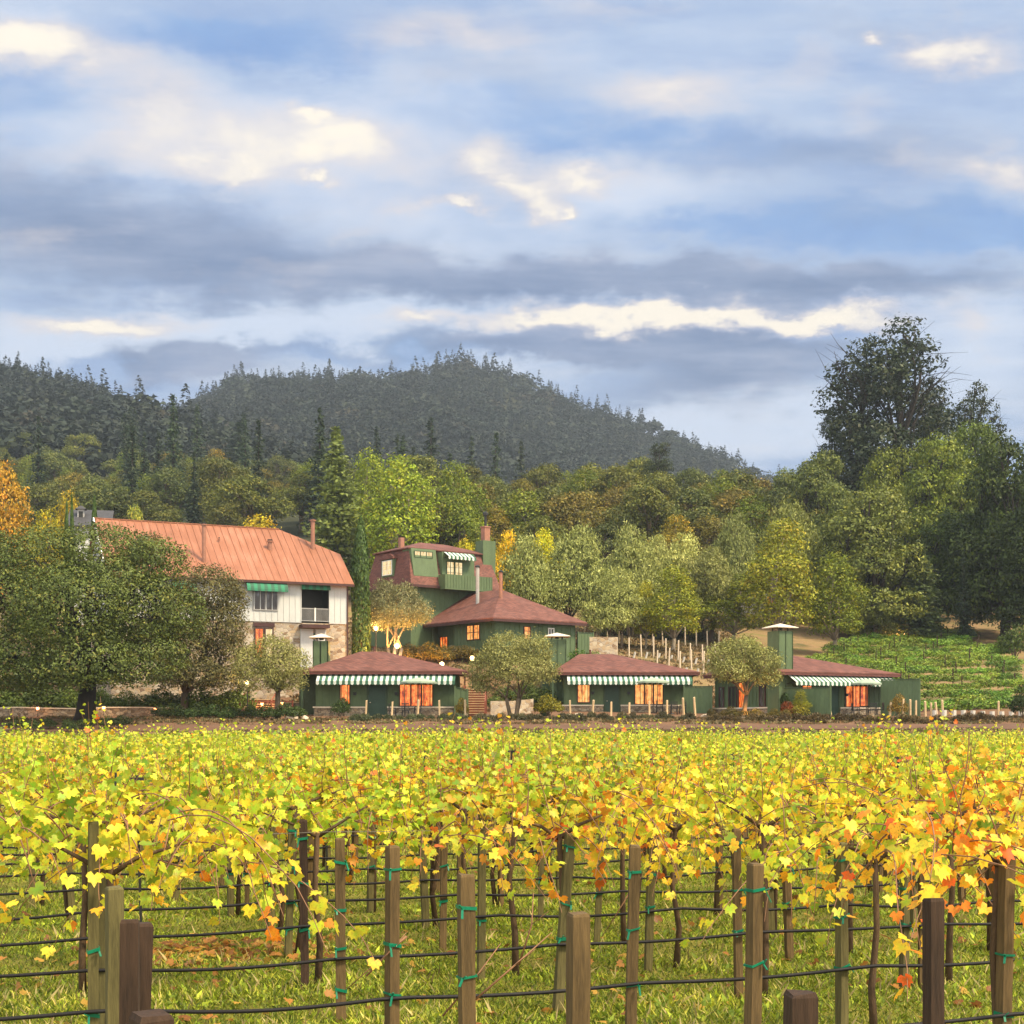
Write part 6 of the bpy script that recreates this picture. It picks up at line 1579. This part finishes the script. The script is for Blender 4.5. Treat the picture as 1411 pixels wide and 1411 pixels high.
# drip hoses tied along each row, and the fruiting wire above
for k in range(0, 20):
    c = row_c(k); x0, y0 = on_row(c, -160); x1, y1 = on_row(c, 1560); s0, s1 = s_of(x0, y0), s_of(x1, y1); ph = phase.get(k, 0)
    rng = random.Random(400 + k); n = int((s1 - s0) / .24); pts_ = []
    amp_ = [rng.uniform(.015, .05) for _ in range(40)]
    for i in range(n + 1):
        s = s0 + (s1 - s0) * i / n; u = (s - ph) / VSP; b = int(math.floor(u)) % 40; f = u - math.floor(u)
        z = HOSE_Z - amp_[b] * math.sin(math.pi * f) + .03 * math.sin(s * .6 + k)
        xx, yy = at_s(c, s); off = -.055; pts_.append((xx + nx * off, yy + ny * off, z))
    m = MB(); m.tube(pts_, .015, 6)
    solo('drip_hose', m, 'hose', f'black drip hose running along the {"row closest to the camera" if k == 0 else ORD[k] + " row of posts"}', 'hose', group='drip hoses along the rows', smooth=True)
    if 4 < k < 10:
        for z in (1.5,):
            m = MB(); m.tube([(p[0] - nx * .0, p[1], z - .012 * math.sin(math.pi * (((i * .24) % VSP) / VSP))) for i, p in enumerate(pts_)][::2], .0032, 4)
            solo('trellis_wire', m, 'wire', f'thin {"upper" if z > 1.2 else "lower"} trellis wire along the {ORD[k]} row of posts', 'wire', group='trellis wires')

# the vines: nearest ~290 as objects
def tone_at(px, rng, row):
    o = math.exp(-((px - 275) / 45) ** 2) * .75 + math.exp(-((px - 880) / 70) ** 2) * .5 + math.exp(-((px - 1290) / 130) ** 2) * .9 + .34
    g = .16 + .2 * math.exp(-((px - 60) / 120) ** 2) + .12 * math.exp(-((px - 640) / 60) ** 2)
    r = rng.random()
    if row > 11: return 'green' if r < .5 else ('orange' if r > .97 - o * .08 else 'yellow')
    return 'orange' if r < o * .75 else ('green' if r > 1 - g else 'yellow')
rng = random.Random(33); n_v = 0; deep = []
for k in range(2, 34):
    c = row_c(k); x0, y0 = on_row(c, -70); x1, y1 = on_row(c, 1480); s0, s1 = s_of(x0, y0), s_of(x1, y1); ph = phase.get(k, s0) + .03
    i = math.ceil((s0 - ph) / VSP); j = 0
    while ph + i * VSP < s1:
        s = ph + i * VSP + rng.gauss(0, .08); x, y = at_s(c + .07, s); i += 1
        px = CX + F * x / y; tone = tone_at(px, rng, k)
        if k == 2 and px < 1330: continue
        if k == 3 and rng.random() < (.3 if px < 1100 else .05): continue
        if k == 4 and rng.random() < .1: continue
        flip = 3.14159 if rng.random() < .5 else 0.0
        sc = (rng.uniform(.95, 1.1), rng.uniform(.9, 1.15), rng.uniform(.93, 1.07) - (.03 if px > 1000 else 0) - (.045 if k > 8 else 0))
        if n_v >= 285 or k > 24: deep.append((x, y, flip, sc, tone)); continue
        j += 1
        P = rng.choice(VSPARSE[tone] if k <= 4 or (k == 5 and rng.random() < .6) else VN[tone] if k < 11 else VF[tone])
        tn = {'green': 'green and yellow leaves', 'yellow': 'yellow leaves', 'orange': 'orange and yellow leaves'}[tone]
        if k < 8:
            t = thing('grapevine', f'grapevine with {tn}, {ORD[j - 1]} from the left in the {ORD[k - 2]} leafy row', 'grapevine', (x, y, 0), TILT + flip, 'vineyard grapevines')
        else:
            t = thing('grapevine', f'grapevine with {tn} in the {ORD[k - 2]} leafy row', 'grapevine', (x, y, 0), TILT + flip, f'{tone} vines of the {ORD[k - 2]} leafy row')
        t.scale = sc
        link('trunk', P['trunk'], t); link('canes', P['canes'], t); fo = link('foliage', P['foliage'], t); g = rng.uniform(.78, 1.12); fo.color = (g * rng.uniform(.86, 1.08), g, g * .9, 1)
        n_v += 1
print('vines', n_v, 'deep', len(deep))
Vs, Fs, Cs, o_ = [], [], [], 0
for x, y, flip, sc, tone in deep:
    V, Fq, col = rng.choice(VF[tone])['raw']; a = TILT + flip; ca, sa = math.cos(a), math.sin(a)
    # every second leaf is enough this far back, slightly larger
    m7 = 7; sel = np.arange(0, len(V) // m7, 2); vi = (sel[:, None] * m7 + np.arange(m7)).ravel()
    W_ = V.reshape(-1, m7, 3)[sel]; ctr = W_[:, :1]; W_ = (ctr + (W_ - ctr) * 1.4).reshape(-1, 3) * np.array(sc)
    Vs.append(np.stack([W_[:, 0] * ca - W_[:, 1] * sa + x, W_[:, 0] * sa + W_[:, 1] * ca + y, W_[:, 2]], 1)); Cs.append(col[vi])
    k6 = 6; i6 = np.arange(k6); tri = np.stack([np.zeros(k6, int), i6 + 1, (i6 + 1) % k6 + 1], -1)
    Fs.append(((np.arange(len(sel)) * m7)[:, None, None] + tri).reshape(-1, 3) + o_); o_ += len(W_)
if Vs:
    tag(link('distant_vines', np_mesh('distant_vines', np.concatenate(Vs), np.concatenate(Fs), ['vine_leaves'], np.concatenate(Cs))), 'far rows of yellow-green vines merging at the back of the field', None, None, 'stuff')
# thin iron stakes standing in the canopy
sm_ = MB(); sm_.box(-.012, .012, -.012, .012, -.2, 2.05); sm_.box(-.06, .06, -.008, .008, 2.0, 2.03); stk = sm_.mesh('iron_stake', 'dark_metal')
for j, (px, k) in enumerate(((193, 5), (150, 6), (700, 8), (450, 9), (905, 9), (1240, 7), (585, 10), (1010, 10))):
    x, y = on_row(row_c(k), px); o = link('iron_stake', stk); o.location = (x, y + .1, 0); o.rotation_euler = (0, prng.gauss(0, .02), TILT); o.scale = (1, 1, prng.uniform(.95, 1.08))
    tag(o, f'thin dark iron stake in the vine leaves, {ORD[sorted([193,150,700,450,905,1240,585,1010]).index(px)]} from the left', 'stake', 'iron stakes in the vines')
# bare canes slanting between the near posts
cn = 0
for (px0, py0, px1, py1, k) in ((505, 1345, 560, 1285, 3), (610, 1400, 690, 1300, 3), (640, 1390, 760, 1285, 2), (560, 1290, 470, 1370, 4), (715, 1330, 735, 1230, 3), (880, 1200, 830, 1290, 4), (208, 1225, 235, 1130, 3), (215, 1225, 262, 1120, 3)):
    c = row_c(k); xa, ya = on_row(c, px0); xb, yb = on_row(c, px1); za, zb = PZ(py0, ya), PZ(py1, yb)
    mid = ((xa + xb) / 2 + .04, (ya + yb) / 2 - .05, (za + zb) / 2 + .04)
    m = MB(); m.tube([(xa, ya, za), mid, (xb, yb, zb)], [.008, .006, .003], 5)
    m.tube([mid, (mid[0] + .12, mid[1] - .04, mid[2] + .1)], [.004, .002], 4)
    solo('dry_cane', m, 'cane', f'bare brown cane slanting between the near posts, {ORD[[505,610,640,560,715,880,208,215].index(px0)]} of eight', 'cane', group='bare canes between the near posts', smooth=True); cn += 1

# ------------------------------------------------------------------ grass and fallen leaves (nobody could count them)
rng = np.random.default_rng(55)
def grass_patch(n, d0, d1, size, up, pal, asp, dry=.0):
    d = 1 / rng.uniform(1 / d1, 1 / d0, n); px = rng.uniform(-60, 1470, n); x = (px - CX) / F * d
    # mown alleys between the rows are shorter, tufts grow thick under the wires
    row_pos = ((x * nx + d * ny) - ROW0) / ROWS_P; dr = np.abs(row_pos - np.round(row_pos)) * 2
    patch = .5 + .5 * np.sin(x * 1.7 + np.sin(d * 1.3) * 2) * np.cos(d * 1.9 + x * .6)
    keep = rng.random(n) < (.30 + .70 * patch); x, d, dr, patch = x[keep], d[keep], dr[keep], patch[keep]; n = len(x)
    s = size * rng.uniform(.5, 1.5, n) * (.75 + .6 * patch) * (1 + .25 * (d / 20)) * (1.15 - .25 * dr)
    a = rng.random(n) * 6.283; lean = rng.normal(size=(n, 3)) * np.array([.45, .45, .1]) + np.array([0, 0, up])
    C = np.stack([x, d, s * .33 + .005], 1) + lean * 0
    N = np.stack([np.cos(a), np.sin(a), .5 + 0 * a], 1)
    V, Fq = leafcloud(rng, C, N, s, asp, .1, lean)
    V[:, 2] = np.maximum(V[:, 2], -.02)
    col = pick(rng, pal, n) * rng.uniform(.7, 1.3, (n, 1)) * (.55 + .75 * patch[:, None])
    return V, Fq, np.repeat(col, 4, 0)
GP = [((0.262, 0.281, 0.030), 4), ((0.400, 0.385, 0.044), 3), ((0.154, 0.185, 0.023), 4), ((0.554, 0.465, 0.114), 1), ((0.092, 0.120, 0.018), 3)]
WP = [((0.274, 0.368, 0.030), 4), ((0.439, 0.522, 0.042), 3), ((0.156, 0.222, 0.025), 4)]
DP = [((0.408, 0.324, 0.132), 3), ((0.300, 0.240, 0.084), 2)]
parts_ = [grass_patch(220000, 9.5, 48, .07, 1.2, GP, .10), grass_patch(420000, 9.5, 42, .030, .6, WP, .5), grass_patch(20000, 10, 40, .07, .9, WP, .3), grass_patch(9000, 10, 34, .11, 1.6, DP, .09)]
Vs, Fs, Cs, o_ = [], [], [], 0
for V, Fq, c in parts_: Vs.append(V); Fs.append(Fq + o_); Cs.append(c); o_ += len(V)
tag(link('grass', np_mesh('grass', np.concatenate(Vs), np.concatenate(Fs), ['grass_blades'], np.concatenate(Cs))), 'rough yellow-green grass and weeds between the vine rows', None, None, 'stuff')
n = 900; d = 1 / rng.uniform(1 / 34, 1 / 10, n); px = rng.uniform(-40, 1450, n); x = (px - CX) / F * d
clus = rng.random(n) < .35; x[clus] = PX(330, 15.5) + rng.normal(size=clus.sum()) * .7; d[clus] = 15.5 + rng.normal(size=clus.sum()) * .5
C = np.stack([x, d, .05 + rng.random(n) * .03], 1); N = np.array([0, 0, 1.0]) + rng.normal(size=(n, 3)) * .4
V, Fq, k = grape_leaves(rng, C, N, rng.normal(size=(n, 3)), rng.uniform(.07, .13, n))
FP = [((.45, .20, .05), 3), ((.55, .32, .06), 3), ((.22, .09, .03), 3)]
tag(link('leaf_litter', np_mesh('leaf_litter', V, Fq, ['vine_leaves'], np.repeat(pick(rng, FP, n), k, 0))), 'fallen orange and brown vine leaves scattered on the grass', None, None, 'stuff')

# low rough growth on the bank between the vines and the cottages
def bank(n, d0, d1, px0, px1, size, pal, asp, up, thr):
    d = rng.uniform(d0, d1, n); px = rng.uniform(px0, px1, n); x = PX(px, d)
    f = np.sin(x * .83 + np.sin(d * .9) * 2.2) * np.cos(d * .71 + x * .37) + .5 * np.sin(x * 2.3 + d * 1.7)
    kp = f > thr; x, d, f = x[kp], d[kp], f[kp]; n = len(x)
    s = size * rng.uniform(.5, 1.5, n) * (1 + .5 * np.clip(f, 0, 1)); a = rng.random(n) * 6.283
    lean = rng.normal(size=(n, 3)) * np.array([.6, .6, .15]) + np.array([0, 0, up])
    C = np.stack([x, d, terrain(x, d) + s * .3], 1); N = np.stack([np.cos(a), np.sin(a), .6 + 0 * a], 1)
    V, Fq = leafcloud(rng, C, N, s, asp, .1, lean); return V, Fq, np.repeat(pick(rng, pal, n) * rng.uniform(.7, 1.3, (n, 1)), 4, 0)
BR = [((.16, .11, .05), 4), ((.11, .10, .045), 3), ((.20, .15, .06), 2), ((.24, .13, .05), 1)]
LW = [((.12, .17, .03), 4), ((.17, .21, .04), 3)]
pl = [bank(60000, 69, 83, -40, 1450, .16, BR, .4, .9, -.1), bank(40000, 86.5, 94, -40, 1450, .16, BR, .45, .8, -.2), bank(26000, 69, 82, -60, 175, .12, LW, .2, 1.4, -9), bank(16000, 69, 80, 640, 900, .14, LW, .3, 1.2, .2), bank(14000, 69, 80, 1080, 1300, .14, LW, .3, 1.2, .1),
      bank(26000, 96, 116, -40, 420, .22, BR, .5, .8, -.1), bank(50000, 108, 168, 480, 1010, .24, BR, .4, .9, -.3)]
Vs, Fs, Cs, o_ = [], [], [], 0
for V, Fq, c in pl: Vs.append(V); Fs.append(Fq + o_); Cs.append(c); o_ += len(V)
tag(link('ground_cover', np_mesh('ground_cover', np.concatenate(Vs), np.concatenate(Fs), ['grass_blades'], np.concatenate(Cs))), 'low brown and green growth covering the bank and slopes around the cottages', None, None, 'stuff')
# ------------------------------------------------------------------ haze: one even body of air over the whole valley
hm = bpy.data.materials.new('haze_air'); hm.use_nodes = True
t = NT(hm.node_tree); t.n.clear(); o = t.node('ShaderNodeOutputMaterial'); v = t.node('ShaderNodeVolumePrincipled')
v.inputs['Color'].default_value = (.48, .56, .64, 1); v.inputs['Density'].default_value = HAZE; v.inputs['Anisotropy'].default_value = .2
t.l.new(v.outputs[0], o.inputs['Volume']); MATS['haze_air'] = hm
m = MB(); m.box(-1300, 1300, -70, 1530, -2, 330); hz = link('haze', m.mesh('haze', 'haze_air')); hz['kind'] = 'stuff'

for lb, gs in LABELS.items():
    if len(gs) > 1 and (None in gs or len(set(gs)) > 1): print('LABEL CLASH', len(gs), lb)
